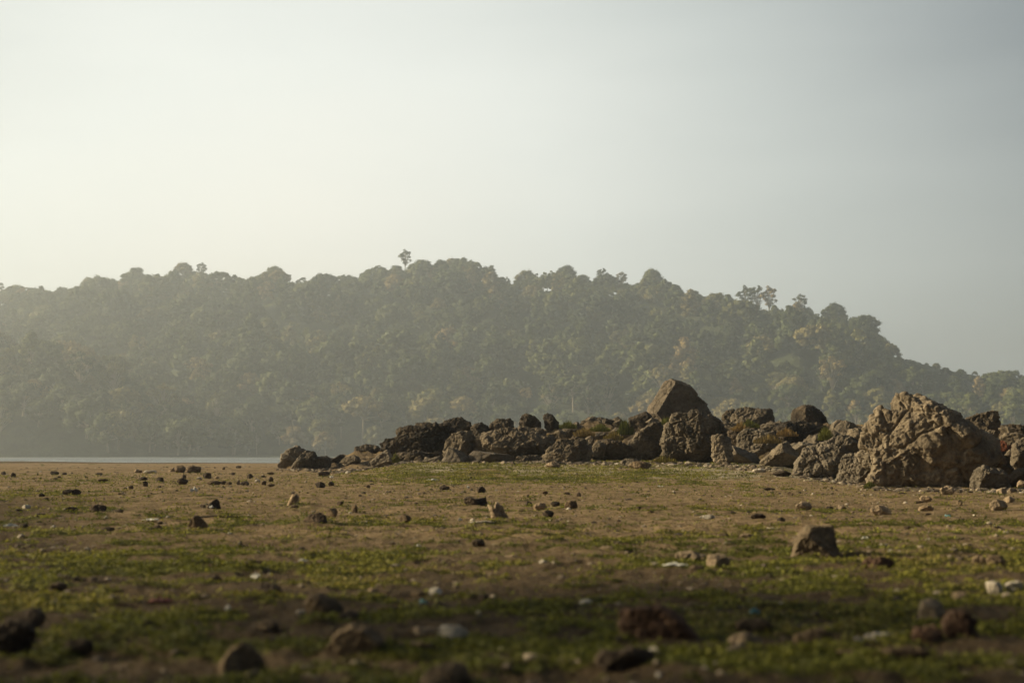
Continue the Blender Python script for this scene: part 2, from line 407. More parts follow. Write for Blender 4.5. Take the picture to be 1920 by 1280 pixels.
# ------------------------------------------------------------------ ground sheet
def build_ground():
    fan = np.linspace(-R(33), R(33), 760)
    rest = np.linspace(R(33), 2 * PI - R(33), 60)[1:-1]
    ang = np.concatenate([fan, rest]); na = len(ang)
    rr = np.concatenate([np.geomspace(.4, 3, 14)[:-1], np.geomspace(3, 75, 620)[:-1], np.geomspace(75, 400, 60)[:-1], np.geomspace(400, 9000, 14)])
    nr = len(rr)
    A, RR = np.meshgrid(ang, rr)
    X = (RR * np.sin(A)).ravel(); Y = (RR * np.cos(A)).ravel()
    Z = ground_h(X, Y)
    g = green_mask(X, Y); d = np.sqrt(X * X + Y * Y)
    u = 960 + F * X / np.maximum(Y, 1)
    wet_shade = np.clip(1.05 - sstep(5.5, 12, d) * 1.05 + .9 * (1 - sstep(0, 300, u)) * (Y > 0) * (1 - sstep(16, 24, d)), 0, 1)  # damp near soil, with foreground and left corner shade painted into its tone
    wet_shade = np.clip(wet_shade + sstep(100, 112, d) * (Y > 0), 0, 1)
    P = np.stack([X, Y, X * 0], 1)
    pale = sstep(31, 38, d) * (1 - sstep(48, 60, d)) * sstep(640, 800, u) * .85
    pale = pale + .55 * sstep(1150, 1350, u) * (1 - sstep(1520, 1640, u)) * sstep(29, 35, d) * (1 - sstep(46, 56, d))
    pale = pale * (.65 + .8 * noise(P * .7, 31))
    pale = np.clip(pale, 0, .75) * (Y > 0)
    rk = sstep(44.5, 47, d) * (1 - sstep(70, 80, d)) * sstep(600, 720, u) * (Y > 0)
    C = np.stack([g, wet_shade, pale, rk], 1)
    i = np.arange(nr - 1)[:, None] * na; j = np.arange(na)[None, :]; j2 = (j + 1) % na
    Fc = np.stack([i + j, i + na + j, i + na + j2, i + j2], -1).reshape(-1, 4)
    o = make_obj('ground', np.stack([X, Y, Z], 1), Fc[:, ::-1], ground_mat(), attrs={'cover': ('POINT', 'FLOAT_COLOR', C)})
    tag(o, kind='structure')
build_ground()

# ------------------------------------------------------------------ water
def build_water():
    m, nt, P = new_mat('lake_water')
    g = nt.nodes.new('ShaderNodeNewGeometry')
    mp = nt.nodes.new('ShaderNodeMapping'); mp.inputs['Scale'].default_value = (.25, 1, 1); nt.links.new(g.outputs['Position'], mp.inputs[0])
    n = tex_noise(nt, mp.outputs[0], .9, 3)
    sp = nt.nodes.new('ShaderNodeSeparateXYZ'); nt.links.new(g.outputs['Position'], sp.inputs[0])
    far = nt.nodes.new('ShaderNodeMapRange'); nt.links.new(sp.outputs['Y'], far.inputs[0]); far.inputs[1].default_value = 330; far.inputs[2].default_value = 470
    far.inputs[3].default_value = .22; far.inputs[4].default_value = .42     # calm near the bank, a breeze ruffles the far side
    nt.links.new(far.outputs[0], P.inputs['Roughness'])
    P.inputs['Base Color'].default_value = (.10, .11, .10, 1); P.inputs['IOR'].default_value = 1.33
    nt.links.new(bump(nt, n.outputs['Fac'], .12, .25), P.inputs['Normal'])
    xs = np.array([-4000, -1000, -300, 0, 300, 1000, 4000.]); ys = np.array([60, 150, 300, 600, 900, 2000.])
    X, Y = np.meshgrid(xs, ys); V = np.stack([X.ravel(), Y.ravel(), X.ravel() * 0 - .36], 1)
    i = np.arange(len(ys) - 1)[:, None] * len(xs); j = np.arange(len(xs) - 1)[None]
    Fc = np.stack([i + j, i + j + 1, i + len(xs) + j + 1, i + len(xs) + j], -1).reshape(-1, 4)
    tag(make_obj('water', V, Fc, m), kind='structure')
build_water()

# ------------------------------------------------------------------ far hill
sk = np.array([(-500, 590), (-100, 540), (0, 528), (50, 525), (100, 529), (120, 540), (150, 520), (185, 518), (215, 510), (255, 500), (300, 510), (345, 492), (375, 494), (400, 503), (430, 503), (470, 510), (515, 500), (545, 518), (590, 512), (640, 508), (680, 498), (700, 485), (760, 478), (800, 468), (850, 470), (890, 480), (930, 490), (950, 513), (975, 525), (990, 505), (1040, 500), (1060, 497), (1080, 506), (1130, 508), (1170, 515), (1200, 518), (1222, 503), (1250, 515), (1290, 535), (1330, 542), (1370, 550), (1385, 562), (1440, 568), (1460, 565), (1500, 560), (1530, 585), (1570, 568), (1590, 590), (1625, 594), (1650, 612), (1675, 640), (1690, 668), (1740, 676), (1800, 690), (1850, 697), (1880, 692), (1920, 700), (2100, 740), (2500, 840)], float)
TREE_PX = 40
ker = np.hanning(41); ker /= ker.sum()
ut = np.arange(-500, 2501, 2.0); skt = np.interp(ut, sk[:, 0], sk[:, 1])
skt_s = np.convolve(np.pad(skt, 20, mode='edge'), ker, 'valid')
rough_off = np.interp(ut, [-500, 1640, 1700, 1830, 1870, 2500], [TREE_PX, TREE_PX, 6, 6, 20, 20])
ridge_px = np.maximum(skt_s, skt + 6) * .5 + skt * .5 + rough_off
def ridge_y(u): return np.interp(u, [-500, 0, 700, 1100, 1650, 1750, 2500], [1250, 1230, 1160, 1120, 1010, 960, 900])
SHORE = 815.
def hill_h(x, y):
    u = 960 + F * x / np.maximum(y, 1.)
    ry = ridge_y(u); shore = np.interp(u, [-500, 0, 900, 1500, 1920, 2500], [850, 830, 815, 790, 760, 740])
    py = np.interp(u, ut, ridge_px)
    H = (853 - py) / F * ry + CAM_Z
    t = (y - shore) / (ry - shore)
    P = np.stack([x / 120., y / 120., x * 0], 1)
    sp = fbm(P, 3, 41)
    prof = np.where(t < 1, np.clip(t, 0, 1) ** .80, 1 - .55 * sstep(1, 3.0, t))
    env = np.clip(t, 0, 1) * np.clip(1 - t, 0, 1) * 4
    sp2 = noise(np.stack([(x + y * .5) / 75., y / 260., x * 0], 1), 43)
    z = H * prof + env * (20 * sp2 + 11 * sp)
    z = np.where(t < 0, -2 + t * 3, z)
    # nearer spur on the left
    s0, s1 = 700., 815.
    ts = (y - s0) / (s1 - s0)
    hs = np.interp(u, [-900, -200, 0, 110, 200, 260, 330, 400], [74, 66, 55, 49, 38, 20, 5, -3])
    zs = hs * np.where(ts < 1, np.clip(ts, 0, 1) ** .7, 1 - .9 * sstep(1, 1.9, ts)) + 4 * sp * np.clip(ts, 0, 1)
    zs = np.where(ts < 0, -3, zs)
    return np.maximum(z, zs)
def build_hill():
    m, nt, P = new_mat('forest_floor')
    g = nt.nodes.new('ShaderNodeNewGeometry'); n = tex_noise(nt, g.outputs['Position'], .15, 6, .7)
    c = ramp(nt, n.outputs['Fac'], [(.3, (.025, .035, .015)), (.6, (.06, .075, .025)), (.8, (.09, .08, .035))]).outputs[0]
    nt.links.new(c, P.inputs['Base Color']); P.inputs['Roughness'].default_value = 1
    nt.links.new(bump(nt, n.outputs['Fac'], 1, 3), P.inputs['Normal'])
    th = np.linspace(-R(40), R(34), 420); ys = np.linspace(600, 2600, 420) ; ys = 600 + (ys - 600) ** 1.5 / (2000 ** .5)
    T, Y = np.meshgrid(np.tan(th), ys); X = (T * Y).ravel(); Y = Y.ravel()
    Z = hill_h(X, Y)
    i = np.arange(419)[:, None] * 420; j = np.arange(419)[None]
    Fc = np.stack([i + j, i + j + 1, i + 420 + j + 1, i + 420 + j], -1).reshape(-1, 4)
    tag(make_obj('hills', np.stack([X, Y, Z], 1), Fc, m), kind='structure')
build_hill()

# ------------------------------------------------------------------ trees
def tube(path, radii, n=6):
    V = []; Fc = []
    path = [Vector(p) for p in path]
    for i, p in enumerate(path):
        d = (path[min(i + 1, len(path) - 1)] - path[max(i - 1, 0)]).normalized()
        a = d.orthogonal().normalized(); b = d.cross(a)
        for k in range(n):
            t = 2 * PI * k / n
            V.append(p + (a * math.cos(t) + b * math.sin(t)) * radii[i])
    for i in range(len(path) - 1):
        for k in range(n):
            Fc.append((i * n + k, i * n + (k + 1) % n, (i + 1) * n + (k + 1) % n, (i + 1) * n + k))
    return np.array([v[:] for v in V]), np.array(Fc)
def quad_sphere(n):
    t = np.linspace(-1, 1, n + 1); V = []; Fc = []
    for ax in range(3):
        for sg in (-1, 1):
            o = len(V)
            for a in t:
                for b in t:
                    p = [0, 0, 0]; p[ax] = sg; p[(ax + 1) % 3] = a * sg; p[(ax + 2) % 3] = b; V.append(p)
            for i in range(n):
                for j in range(n): Fc.append((o + i * (n + 1) + j, o + (i + 1) * (n + 1) + j, o + (i + 1) * (n + 1) + j + 1, o + i * (n + 1) + j + 1))
    V = np.array(V, float); V /= np.linalg.norm(V, axis=1)[:, None]
    return V, np.array(Fc)
def clumps(C, Rad, n, seed, squash=.8):
    S, Fs = quad_sphere(n); VV = []; FF = []; k = len(S)
    for i in range(len(C)):
        P = S * (1 + .30 * noise(S * 2.3 + i * 7.1, seed))[:, None] * Rad[i] * .76 * np.array([1, 1, squash]) + C[i]
        VV.append(P); FF.append(Fs + i * k)
    V = np.concatenate(VV); Fc = np.concatenate(FF)
    lv = .42 + .3 * noise(V * .9, seed + 1)
    return V, Fc, lv
def leaves(C, Rad, n, size, rs, squash=.8):
    """n leaf sprays spread over the outsides of the clumps"""
    k = rs.choice(len(C), n, p=Rad ** 2 / (Rad ** 2).sum())
    d = rs.normal(size=(n, 3)); d /= np.linalg.norm(d, axis=1)[:, None]; d[:, 2] = np.where(d[:, 2] < -.3, -d[:, 2] * .6, d[:, 2])
    rr = Rad[k] * rs.uniform(.72, 1.18, n)
    p = C[k] + d * rr[:, None] * np.array([1, 1, squash])
    nn = d + rs.normal(size=(n, 3)) * .32; nn /= np.linalg.norm(nn, axis=1)[:, None]
    a = np.cross(nn, rs.normal(size=(n, 3))); a /= np.linalg.norm(a, axis=1)[:, None]; b = np.cross(nn, a)
    s = size * rs.uniform(.6, 1.35, n)[:, None]
    V = np.stack([p - a * s * .7 - b * s * .35, p + a * s * .1 - b * s * .6, p + a * s * .75 + b * s * .1, p - a * s * .05 + b * s * .6], 1).reshape(-1, 3)
    Fc = np.arange(4 * n).reshape(-1, 4)
    return V, Fc, np.repeat(rs.uniform(0, 1, n), 4)
def tree_proto(kind, seed, nl, lsize, nq=4):
    rs = np.random.RandomState(seed)
    segs = []
    if kind == 'round':
        H = rs.uniform(12.5, 15); cr = rs.uniform(5.2, 6.6); nc = 16
        C = []; Rad = []
        for i in range(nc):
            a = i * 2.4 + rs.uniform(-.4, .4); f = math.sqrt((i + .5) / nc)
            z = H - 2.2 - (f ** 2) * cr * rs.uniform(.75, 1.15)
            C.append((cr * .82 * f * math.cos(a), cr * .82 * f * math.sin(a), z)); Rad.append(rs.uniform(1.5, 2.4))
        for i in range(6):
            a = rs.uniform(0, 6.28); C.append((cr * .6 * math.cos(a), cr * .6 * math.sin(a), H * rs.uniform(.38, .55))); Rad.append(rs.uniform(1.4, 2.1))
        base = H * .35
    elif kind == 'umbrella':
        H = rs.uniform(17, 20); cr = rs.uniform(5.5, 7); C = []; Rad = []
        for i in range(15):
            a = i * 2.4; f = math.sqrt((i + .5) / 15)
            C.append((cr * f * math.cos(a), cr * f * math.sin(a), H - 1.8 - f ** 2 * 4.2 * rs.uniform(.6, 1.3))); Rad.append(rs.uniform(1.3, 2.3))
        for i in range(5):
            a = rs.uniform(0, 6.28); C.append((cr * .45 * math.cos(a), cr * .45 * math.sin(a), H * rs.uniform(.55, .72))); Rad.append(rs.uniform(.9, 1.4))
        base = H * .55
    elif kind == 'tall':
        H = rs.uniform(18, 21); C = []; Rad = []
        for i in range(16):
            t = i / 15; a = i * 2.4; z = H * (.42 + .55 * t); r = 3.3 * math.sin(PI * min(1, .25 + .72 * t)) * rs.uniform(.5, 1.1)
            C.append((r * math.cos(a), r * math.sin(a), z)); Rad.append(rs.uniform(1.2, 2.0))
        base = H * .4
    else:   # open: thin see-through crown on bare limbs
        H = rs.uniform(16, 18); cr = 5.0; C = []; Rad = []
        for i in range(26):
            d_ = rs.normal(size=3); d_ /= np.linalg.norm(d_); q_ = rs.uniform(.35, 1) ** .5
            C.append((3.7 * q_ * d_[0], 3.7 * q_ * d_[1], H - 4.2 + 3.7 * q_ * d_[2])); Rad.append(rs.uniform(.55, 1.15))
        base = H * .4
    C = np.array(C); Rad = np.array(Rad)
    V, Fc, lv = leaves(C, Rad, nl, lsize, rs)
    if kind != 'open':
        V2, F2, l2 = clumps(C, Rad, nq, seed)
        V, Fc, lv = np.concatenate([V, V2]), np.concatenate([Fc, F2 + len(V)]), np.concatenate([lv, l2])
    tv, tf = tube([(0, 0, -2.5), (rs.uniform(-.2, .2), rs.uniform(-.2, .2), base * .5), (rs.uniform(-.4, .4), rs.uniform(-.4, .4), base), (0, 0, H - 2)], [.42, .32, .26, .08])
    off = len(tv); TV = [tv]; TF = [tf]
    for i in range(len(C)):
        z0 = min(base + rs.uniform(0, .4) * (C[i][2] - base), C[i][2] - .5)
        v, f = tube([(0, 0, z0), tuple(C[i] * np.array([.5, .5, 0]) + np.array([0, 0, z0 + (C[i][2] - z0) * .6])), tuple(C[i])], [.15, .11, .04], 4)
        TV.append(v); TF.append(f + off); off += len(v)
    return (V, Fc, lv), (np.concatenate(TV), np.concatenate(TF)), H
KINDS = ['round', 'umbrella', 'tall', 'open']
protos = {}
pid = 0
for kind, cnt in (('round', 4), ('umbrella', 3), ('tall', 2), ('open', 2)):
    for k in range(cnt):
        nl = {'round': 1700, 'umbrella': 1300, 'tall': 1500, 'open': 1300}[kind]
        protos[(kind, k)] = tree_proto(kind, 100 + pid, nl, .46 if kind != 'open' else .36); pid += 1
lite = {k: tree_proto(k[0], 500 + i, 900, .58, 3)[0] for i, k in enumerate(protos)}
proto_objs = {}
def place_tree(kind, k, x, y, z, s, rz, label, group):
    root = bpy.data.objects.new('forest_tree', None); col.objects.link(root)
    root.location = (x, y, z); root.scale = (s, s, s); root.rotation_euler = (0, 0, rz)
    tag(root, label, 'tree', group)
    if (kind, k) not in proto_objs:
        (V, Fc, lv), (tv, tf), H = protos[(kind, k)]
        c = make_obj('crown', V, Fc, M_leaf, root, False, {'leafvar': ('POINT', 'FLOAT', lv)})
        t = make_obj('trunk', tv, tf, M_bark, root)
        proto_objs[(kind, k)] = (c, t)
    else:
        for src in proto_objs[(kind, k)]:
            c = src.copy(); col.objects.link(c); c.parent = root
    return root
rs = np.random.RandomState(7)
cand = []
sp_ = 15.0
for yy in np.arange(645, 1330, sp_ * .95):
    for xx in np.arange(-yy * .44, yy * .44, sp_):
        cand.append((xx + rs.uniform(-6, 6), yy + rs.uniform(-6, 6)))
cand = np.array(cand)
cz_ = hill_h(cand[:, 0], cand[:, 1]); cu = 960 + F * cand[:, 0] / cand[:, 1]; cry = ridge_y(cu)
ok = (cz_ > .4) & (cand[:, 1] < cry + 14) & (cu > -90) & (cu < 2010)
# hide trees behind the left spur
ok &= ~((cu < 230) & (cand[:, 1] > 800) & (cz_ < 25))
cand, cz_, cu, cry = cand[ok], cz_[ok], cu[ok], cry[ok]
scrub = (cu > 1690) & (cu < 1850) & (cand[:, 1] > cry - 40)
sky_t = (cand[:, 1] > cry - 9) & (cand[:, 1] < cry + 9) & ~scrub
# special open crowned and outstanding trees on the skyline (pixel of the crown top, kind, scale, label)
special = [
 (345, 488, 'round', .95, 'domed tree standing proud of the left skyline beside an open crowned one'),
 (378, 491, 'open', .9, 'open crowned tree on the left skyline, sky showing between its limbs'),
 (515, 495, 'round', .75, 'small round topped tree poking up on the skyline left of the highest hump'),
 (760, 466, 'open', .62, 'small tree sticking up above the highest hump of the hill'),
 (168, 516, 'round', .9, 'rounded tree left of the notch on the far left skyline'),
 (255, 498, 'round', 1.0, 'broad domed tree on the skyline between the far left notch and the open crowned tree'),
 (1130, 502, 'open', 1.0, 'thin tree with sky showing through, right of the central skyline dip'),
 (1165, 508, 'open', .9, 'second thin tree with sky showing through, right of the central skyline dip'),
 (1222, 500, 'round', .8, 'round headed tree above the right shoulder of the hill'),
 (1398, 533, 'open', .85, 'leftmost of three slender open crowned trees on the falling right skyline'),
 (1420, 534, 'open', .8, 'middle one of three slender open crowned trees on the falling right skyline'),
 (1442, 534, 'open', .95, 'rightmost of three slender open crowned trees on the falling right skyline'),
 (1500, 550, 'open', .95, 'airy tree on the right skyline above a narrow gap of sky'),
 (1565, 564, 'round', .85, 'lumpy tree just right of the narrow gap of sky on the right skyline'),
 (1625, 588, 'umbrella', .8, 'spreading tree near the steep right end of the forest'),
 (1062, 494, 'round', .85, 'round headed tree on the skyline just right of the central dip'),
 (985, 502, 'round', .7, 'domed tree on the right lip of the central skyline dip')]
for i, (px, py, kind, s, lab) in enumerate(special):
    ks = [k for k in protos if k[0] == kind]; kk = ks[i % len(ks)]
    y = float(ridge_y(px)); p = at(px, py, y); H = protos[kk][2]
    gz = float(hill_h(np.array([p[0]]), np.array([y]))[0]); s = max(.5, (p[2] - gz + 1.5) / H)
    place_tree(kk[0], kk[1], p[0], y, p[2] - H * s, s, rs.uniform(0, 6.28), lab, 'trees along the skyline')
# trees too hidden do not count as individuals: rank by how near they are, keep the skyline ones
rank = cand[:, 1] - 200 * (cand[:, 1] > 700); rank[scrub] = 9e9
order = np.argsort(rank)
n_sky = np.where(sky_t)[0]; n_sky = n_sky[np.argsort(cu[n_sky])]
n_sky = n_sky[::max(1, len(n_sky) // 95)][:95]
indiv = set(n_sky.tolist())
for i in order:
    if len(indiv) >= 283: break
    if cand[i, 1] < 1e9 and cu[i] > -20 and cu[i] < 1940: indiv.add(int(i))
def pick(i, r):
    if r < .76: return ('round', i % 4)
    if r < .84: return ('umbrella', i % 3)
    if r < .95: return ('tall', i % 2)
    return ('open', i % 2)
SV = []; ST = []; SL = []; SF = []; soff = 0
zone_names = [(-999, 260, 'far left'), (260, 680, 'left'), (680, 960, 'highest'), (960, 1300, 'middle right'), (1300, 1690, 'falling right'), (1690, 9999, 'far right')]
kname = {'round': 'round crowned', 'umbrella': 'flat topped', 'tall': 'tall narrow', 'open': 'thin crowned'}
zsky = CAM_Z + cand[:, 1] * (853 - (np.interp(cu, sk[:, 0], sk[:, 1]) + rs.uniform(-2, 9, len(cand)))) / F
for i in range(len(cand)):
    x, y = cand[i]; z = cz_[i]
    kind = pick(int(rs.randint(99)), rs.uniform() * (1 if not sky_t[i] else .78) if rs.uniform() < .9 else .97); s = rs.uniform(1.0, 2.2); rz = rs.uniform(0, 6.28)
    if sky_t[i]:
        s = rs.uniform(.75, 1.2)
        if kind[0] != 'round': kind = ('round', i % 4)
    if scrub[i]: s = .33; kind = ('round', i % 4)
    hk = protos[kind][2]; smax = (zsky[i] - z) / (hk * 1.06 - 2.5)
    if sky_t[i] and not scrub[i]: s = min(max(s, smax * .92), 1.25)
    if not scrub[i]: s = min(s, smax)
    if s < .3: continue
    if i in indiv:
        big = 'large' if s > 1.25 else 'smaller'
        row = 'by the waterline' if cz_[i] < 9 else 'just above the waterline'
        marks = [(-999, 130, 'left edge'), (130, 320, 'left half of the open water'), (320, 530, 'right half of the open water'), (530, 720, 'low left end of the outcrop'), (720, 900, 'long dark ledge'),
                 (900, 1060, 'twin crest stones'), (1060, 1200, 'grassy crest'), (1200, 1340, 'tallest boulder'), (1340, 1470, 'arched crest rock'), (1470, 1600, 'lone humped stone'), (1600, 1800, 'giant boulder'), (1800, 9999, 'right edge rocks')]
        mk = 'over the ' + [n for a, b, n in marks if a <= cu[i] < b][0]
        if sky_t[i]: lab = f'{big} {kname[kind[0]]} skyline tree {mk}'
        elif y < 822 and cu[i] < 400: lab = f'{big} {kname[kind[0]]} tree on the near spur {mk}'
        else: lab = f'{big} {kname[kind[0]]} tree {row} {mk}'
        place_tree(kind[0], kind[1], x, y, z - 2.5 * s, s, rz, lab, 'skyline forest trees' if sky_t[i] else 'forest trees low on the hill')
    else:
        V, Fc, lv = lite[kind]
        ca, sa = math.cos(rz), math.sin(rz)
        W = V * s; W = np.stack([W[:, 0] * ca - W[:, 1] * sa + x, W[:, 0] * sa + W[:, 1] * ca + y, W[:, 2] + z - 2.5 * s], 1)
        SV.append(W.astype(np.float32)); SL.append(lv); SF.append(Fc + soff); soff += len(W)
        # neighbouring trees lean to the same tone so the wood shows patches
        tn = .5 * float(noise(np.array([[x / 60., y / 60., 5.]]), 77)[0]) + rs.uniform(0, .55)
        ST.append(np.full(len(W), tn % 1.0, np.float32))
SF = np.concatenate(SF); SV = np.concatenate(SV); ST = np.concatenate(ST); SL = np.concatenate(SL)
o = make_obj('forest', SV, SF, M_leaf, None, False, {'tint': ('POINT', 'FLOAT', ST), 'leafvar': ('POINT', 'FLOAT', SL)})
tag(o, 'hazy mixed forest covering the long hill across the lake', 'forest', kind='stuff')
print('trees', len(cand), 'quads', len(SV) // 4)

# ------------------------------------------------------------------ the rock outcrop
CA, CB, CC, CD, CE = (480, 680, 2.6667), (1150, 680, 4.683), (1500, 700, 4.571), (680, 770, 8.727), (1000, 760, 8)
def outcrop(crop, pts, y, mat, label, sub=5, thick=.5, cat='boulder', **kw):
    ox, oy, s = crop
    w_ = [at(ox + a / s, oy + b / s, y) for a, b in pts]
    w_ = [(p[0], p[2]) for p in w_]
    seed = int(abs(pts[0][0] * 7 + pts[0][1] * 13 + pts[1][0])) % 9973
    if 'cpx' in kw:
        a, b = kw.pop('cpx'); c = at(ox + a / s, oy + b / s, y); kw['cz'] = (c[0], c[2])
    o = rock('boulder', w_, y, MR[mat], sub, seed, thick, **kw)
    tag(o, label, cat, 'boulders of the rock outcrop')
    return o
B = outcrop
B(CA, [(105,552),(108,510),(130,462),(165,432),(205,418),(245,435),(262,480),(230,530),(180,552)], 49, 'tan', 'pale pitted boulder at the extreme left end of the outcrop', 6, .5, bed=1)
B(CA, [(165,552),(190,500),(215,465),(250,440),(285,452),(310,480),(352,468),(370,500),(360,545),(250,556)], 48, 'brown', 'low brown boulder leaning on the pale one at the left end', 6, .5)
B(CA, [(330,548),(335,480),(350,465),(375,482),(400,475),(420,456),(440,465),(448,500),(410,535),(360,550)], 50, 'dark', 'low dark ragged rock right of the left end boulders', 5)
B(CA, [(400,532),(425,490),(450,470),(490,458),(525,490),(505,515),(440,532)], 48, 'brown', 'small brown rock below the blocky dark boulder near the left end', 5)
B(CA, [(483,500),(487,440),(500,418),(560,410),(600,414),(628,440),(640,480),(560,510)], 51, 'dark', 'blocky dark boulder between the left end and the long dark ledge', 6, .5)
B(CA, [(553,515),(575,490),(620,460),(655,441),(680,455),(685,490),(650,522),(600,532)], 45, 'tan', 'pale leaning stone at the foot of the long dark ledge', 5, .45, bed=1.2)
B(CA, [(620,442),(618,405),(650,378),(700,366),(712,345),(760,320),(800,296),(840,304),(880,298),(920,310),(960,312),(1000,360),(985,420),(960,460),(940,480),(860,492),(790,498),(720,498),(690,470)], 47, 'dark', 'long dark stepped ledge boulder in the left half of the outcrop', 7, .38, bed=2.0, lf=.5, cpx=(830,400))
B(CA, [(912,325),(940,292),(985,274),(1030,280),(1065,294),(1078,325),(1060,365),(980,380),(930,360)], 49.5, 'dark', 'rounded dark hump on the right top of the long ledge', 6, .5, bed=1)
B(CA, [(935,470),(952,385),(980,355),(1040,345),(1085,333),(1095,400),(1088,450),(1050,470),(1000,480)], 45, 'brown', 'cracked upright brown rock right of the long dark ledge', 6, .45)
B(CA, [(912,510),(940,470),(962,430),(985,425),(1040,450),(1062,475),(1045,510),(980,518)], 43, 'smooth', 'smooth cone shaped boulder with one pale left flank', 5, .5, rough=.45)
B(CA, [(1068,400),(1078,320),(1100,305),(1130,299),(1160,318),(1175,345),(1150,390),(1090,400)], 48, 'dark', 'small dark rock between the ledge hump and the flat capped stone', 5)
B(CA, [(1163,335),(1180,295),(1210,281),(1270,277),(1286,290),(1290,340),(1230,350)], 51, 'dark', 'flat capped dark stone on the crest above the broad slab boulder', 5, .5)
B(CA, [(1318,325),(1323,262),(1350,249),(1385,267),(1410,284),(1427,322),(1400,345),(1340,345)], 51, 'dark', 'taller left one of two upright stones on the crest', 5, .5)
B(CA, [(1443,325),(1436,262),(1460,256),(1490,269),(1515,298),(1520,335),(1475,345)], 51, 'dark', 'right one of two upright stones on the crest, humped like a tooth', 5, .5)
B(CA, [(1083,405),(1100,375),(1160,350),(1250,330),(1330,321),(1400,328),(1450,343),(1510,370),(1500,430),(1450,475),(1380,480),(1300,475),(1200,470),(1120,448),(1090,430)], 45, 'brown', 'broad lumpy slab boulder below the two upright crest stones', 7, .38, bed=1.2)
B(CA, [(1045,510),(1060,458),(1090,440),(1180,450),(1290,462),(1285,505),(1150,515)], 43, 'smooth', 'pale smooth low slab tucked under the broad lumpy boulder', 5, .45, rough=.4)
B(CA, [(1438,500),(1450,450),(1490,410),(1540,384),(1600,370),(1650,388),(1675,440),(1660,492),(1560,508),(1480,512)], 43, 'brown', 'wedge shaped layered boulder right of the broad lumpy slab', 6, .42, bed=1.5)
B(CA, [(1445,522),(1450,490),(1490,483),(1522,500),(1512,522)], 41, 'tan', 'small pale rock at the front foot of the layered wedge boulder', 5)
B(CA, [(1590,330),(1640,285),(1680,268),(1740,283),(1800,290),(1850,330),(1780,390),(1660,385)], 50, 'brown', 'weedy brown rock on the crest left of the dark slanting one', 6, .5, bed=1)
B(CA, [(1520,350),(1545,318),(1600,300),(1640,320),(1650,370),(1560,385)], 49, 'brown', 'low crumbling rock right of the tooth shaped crest stone', 5)
B(CA, [(1650,470),(1670,410),(1740,385),(1820,390),(1890,440),(1880,478),(1780,482),(1690,485)], 45, 'dark', 'low dark rock in the hollow left of the big rounded boulder', 6, .45)
B(CA, [(1770,345),(1800,325),(1860,330),(1880,360),(1820,385)], 47, 'tan', 'small tan rock below the dark slanting crest rock', 5)
B(CB, [(135,480),(200,455),(285,428),(320,450),(385,520),(350,600),(200,600),(145,560)], 50, 'dark', 'black slanting rock against the left foot of the tallest boulder', 5, .45, rough=.6)
B(CB, [(288,412),(340,340),(400,250),(465,165),(520,144),(580,155),(650,185),(700,230),(750,310),(822,360),(868,480),(840,580),(600,600),(400,540),(312,450)], 51, 'smooth', 'tallest boulder of the outcrop, smooth with a sunlit left edge', 7, .42, rough=.4, facets=5, cpx=(570,380), planes=((.22,-1,.05,.45),(-.75,-.45,.55,.80),(.7,-.7,.2,.8)))
B(CB, [(115,800),(130,700),(200,620),(290,560),(400,525),(460,580),(450,700),(430,800),(300,840),(210,855)], 45, 'brown', 'rough rounded boulder left below the tallest boulder', 6, .45, bed=.8)
B(CB, [(450,880),(443,640),(458,600),(498,500),(560,448),(640,430),(740,430),(830,470),(900,498),(965,520),(1005,590),(1010,700),(990,820),(900,885),(700,892),(550,888)], 43, 'brown', 'big knobbly boulder right in front of the tallest one', 7, .45, rough=1.1)
B(CB, [(882,860),(878,650),(930,628),(990,650),(1030,700),(1045,860),(960,890)], 41.5, 'tan', 'narrow upright honeycombed rock right of the big knobbly boulder', 6, .6, rough=1.3)
B(CB, [(1010,885),(1020,720),(1100,745),(1250,800),(1310,880),(1200,895),(1080,895)], 42.5, 'smooth', 'low smooth brown rock behind the narrow honeycombed one', 5, .5, rough=.5)
B(CB, [(955,500),(962,450),(1000,420),(1060,404),(1090,430),(1080,500),(1000,520)], 52, 'dark', 'dark stone peeping out left of the arched crest rock', 5)
B(CB, [(1028,545),(1040,460),(1090,410),(1160,393),(1260,400),(1345,412),(1395,412),(1406,480),(1402,560),(1300,590),(1150,585)], 50, 'brown', 'arched crest rock with pale rounded left lobe and a square dark end', 6, .45)
B(CB, [(1000,740),(1005,600),(1060,588),(1125,625),(1140,740),(1080,780)], 46, 'dark', 'dark filler rock coloured as the shade in the gap right of the big knobbly boulder', 5)  # fills the recess; its dark colour stands in for the shade there
B(CB, [(1090,770),(1100,620),(1200,580),(1300,590),(1400,600),(1450,660),(1420,760),(1250,800)], 45.5, 'tan', 'crumbly tan rock below the arched crest rock', 6, .45)
B(CB, [(1445,560),(1520,515),(1640,508),(1780,530),(1890,560),(1900,670),(1750,745),(1600,745),(1500,700),(1440,640)], 47, 'dark', 'long dark slab under the lone humped stone on the right crest', 6, .4, bed=1.5)
B(CB, [(1562,510),(1568,430),(1600,395),(1660,374),(1760,379),(1810,408),(1870,480),(1890,560),(1750,580),(1620,560)], 51, 'dark', 'lone humped dark stone on the right crest', 6, .5, rough=.6)
B(CB, [(1283,885),(1330,830),(1400,770),(1470,710),(1535,688),(1580,740),(1640,800),(1620,860),(1500,895),(1380,897)], 40, 'tan', 'pale triangular rock with sharp vertical edge left of the sloping rock', 6, .4, rough=.8)
B(CC, [(-65,885),(-30,790),(20,690),(60,640),(150,590),(260,560),(370,518),(490,540),(540,610),(560,720),(480,860),(350,905),(200,905),(60,908)], 36, 'tan', 'large sloping pitted rock left of the giant boulder with a dark hollow', 7, .42, bed=.8, planes=((.55,-1,-.25,.55),(-.35,-.5,.85,.8)))
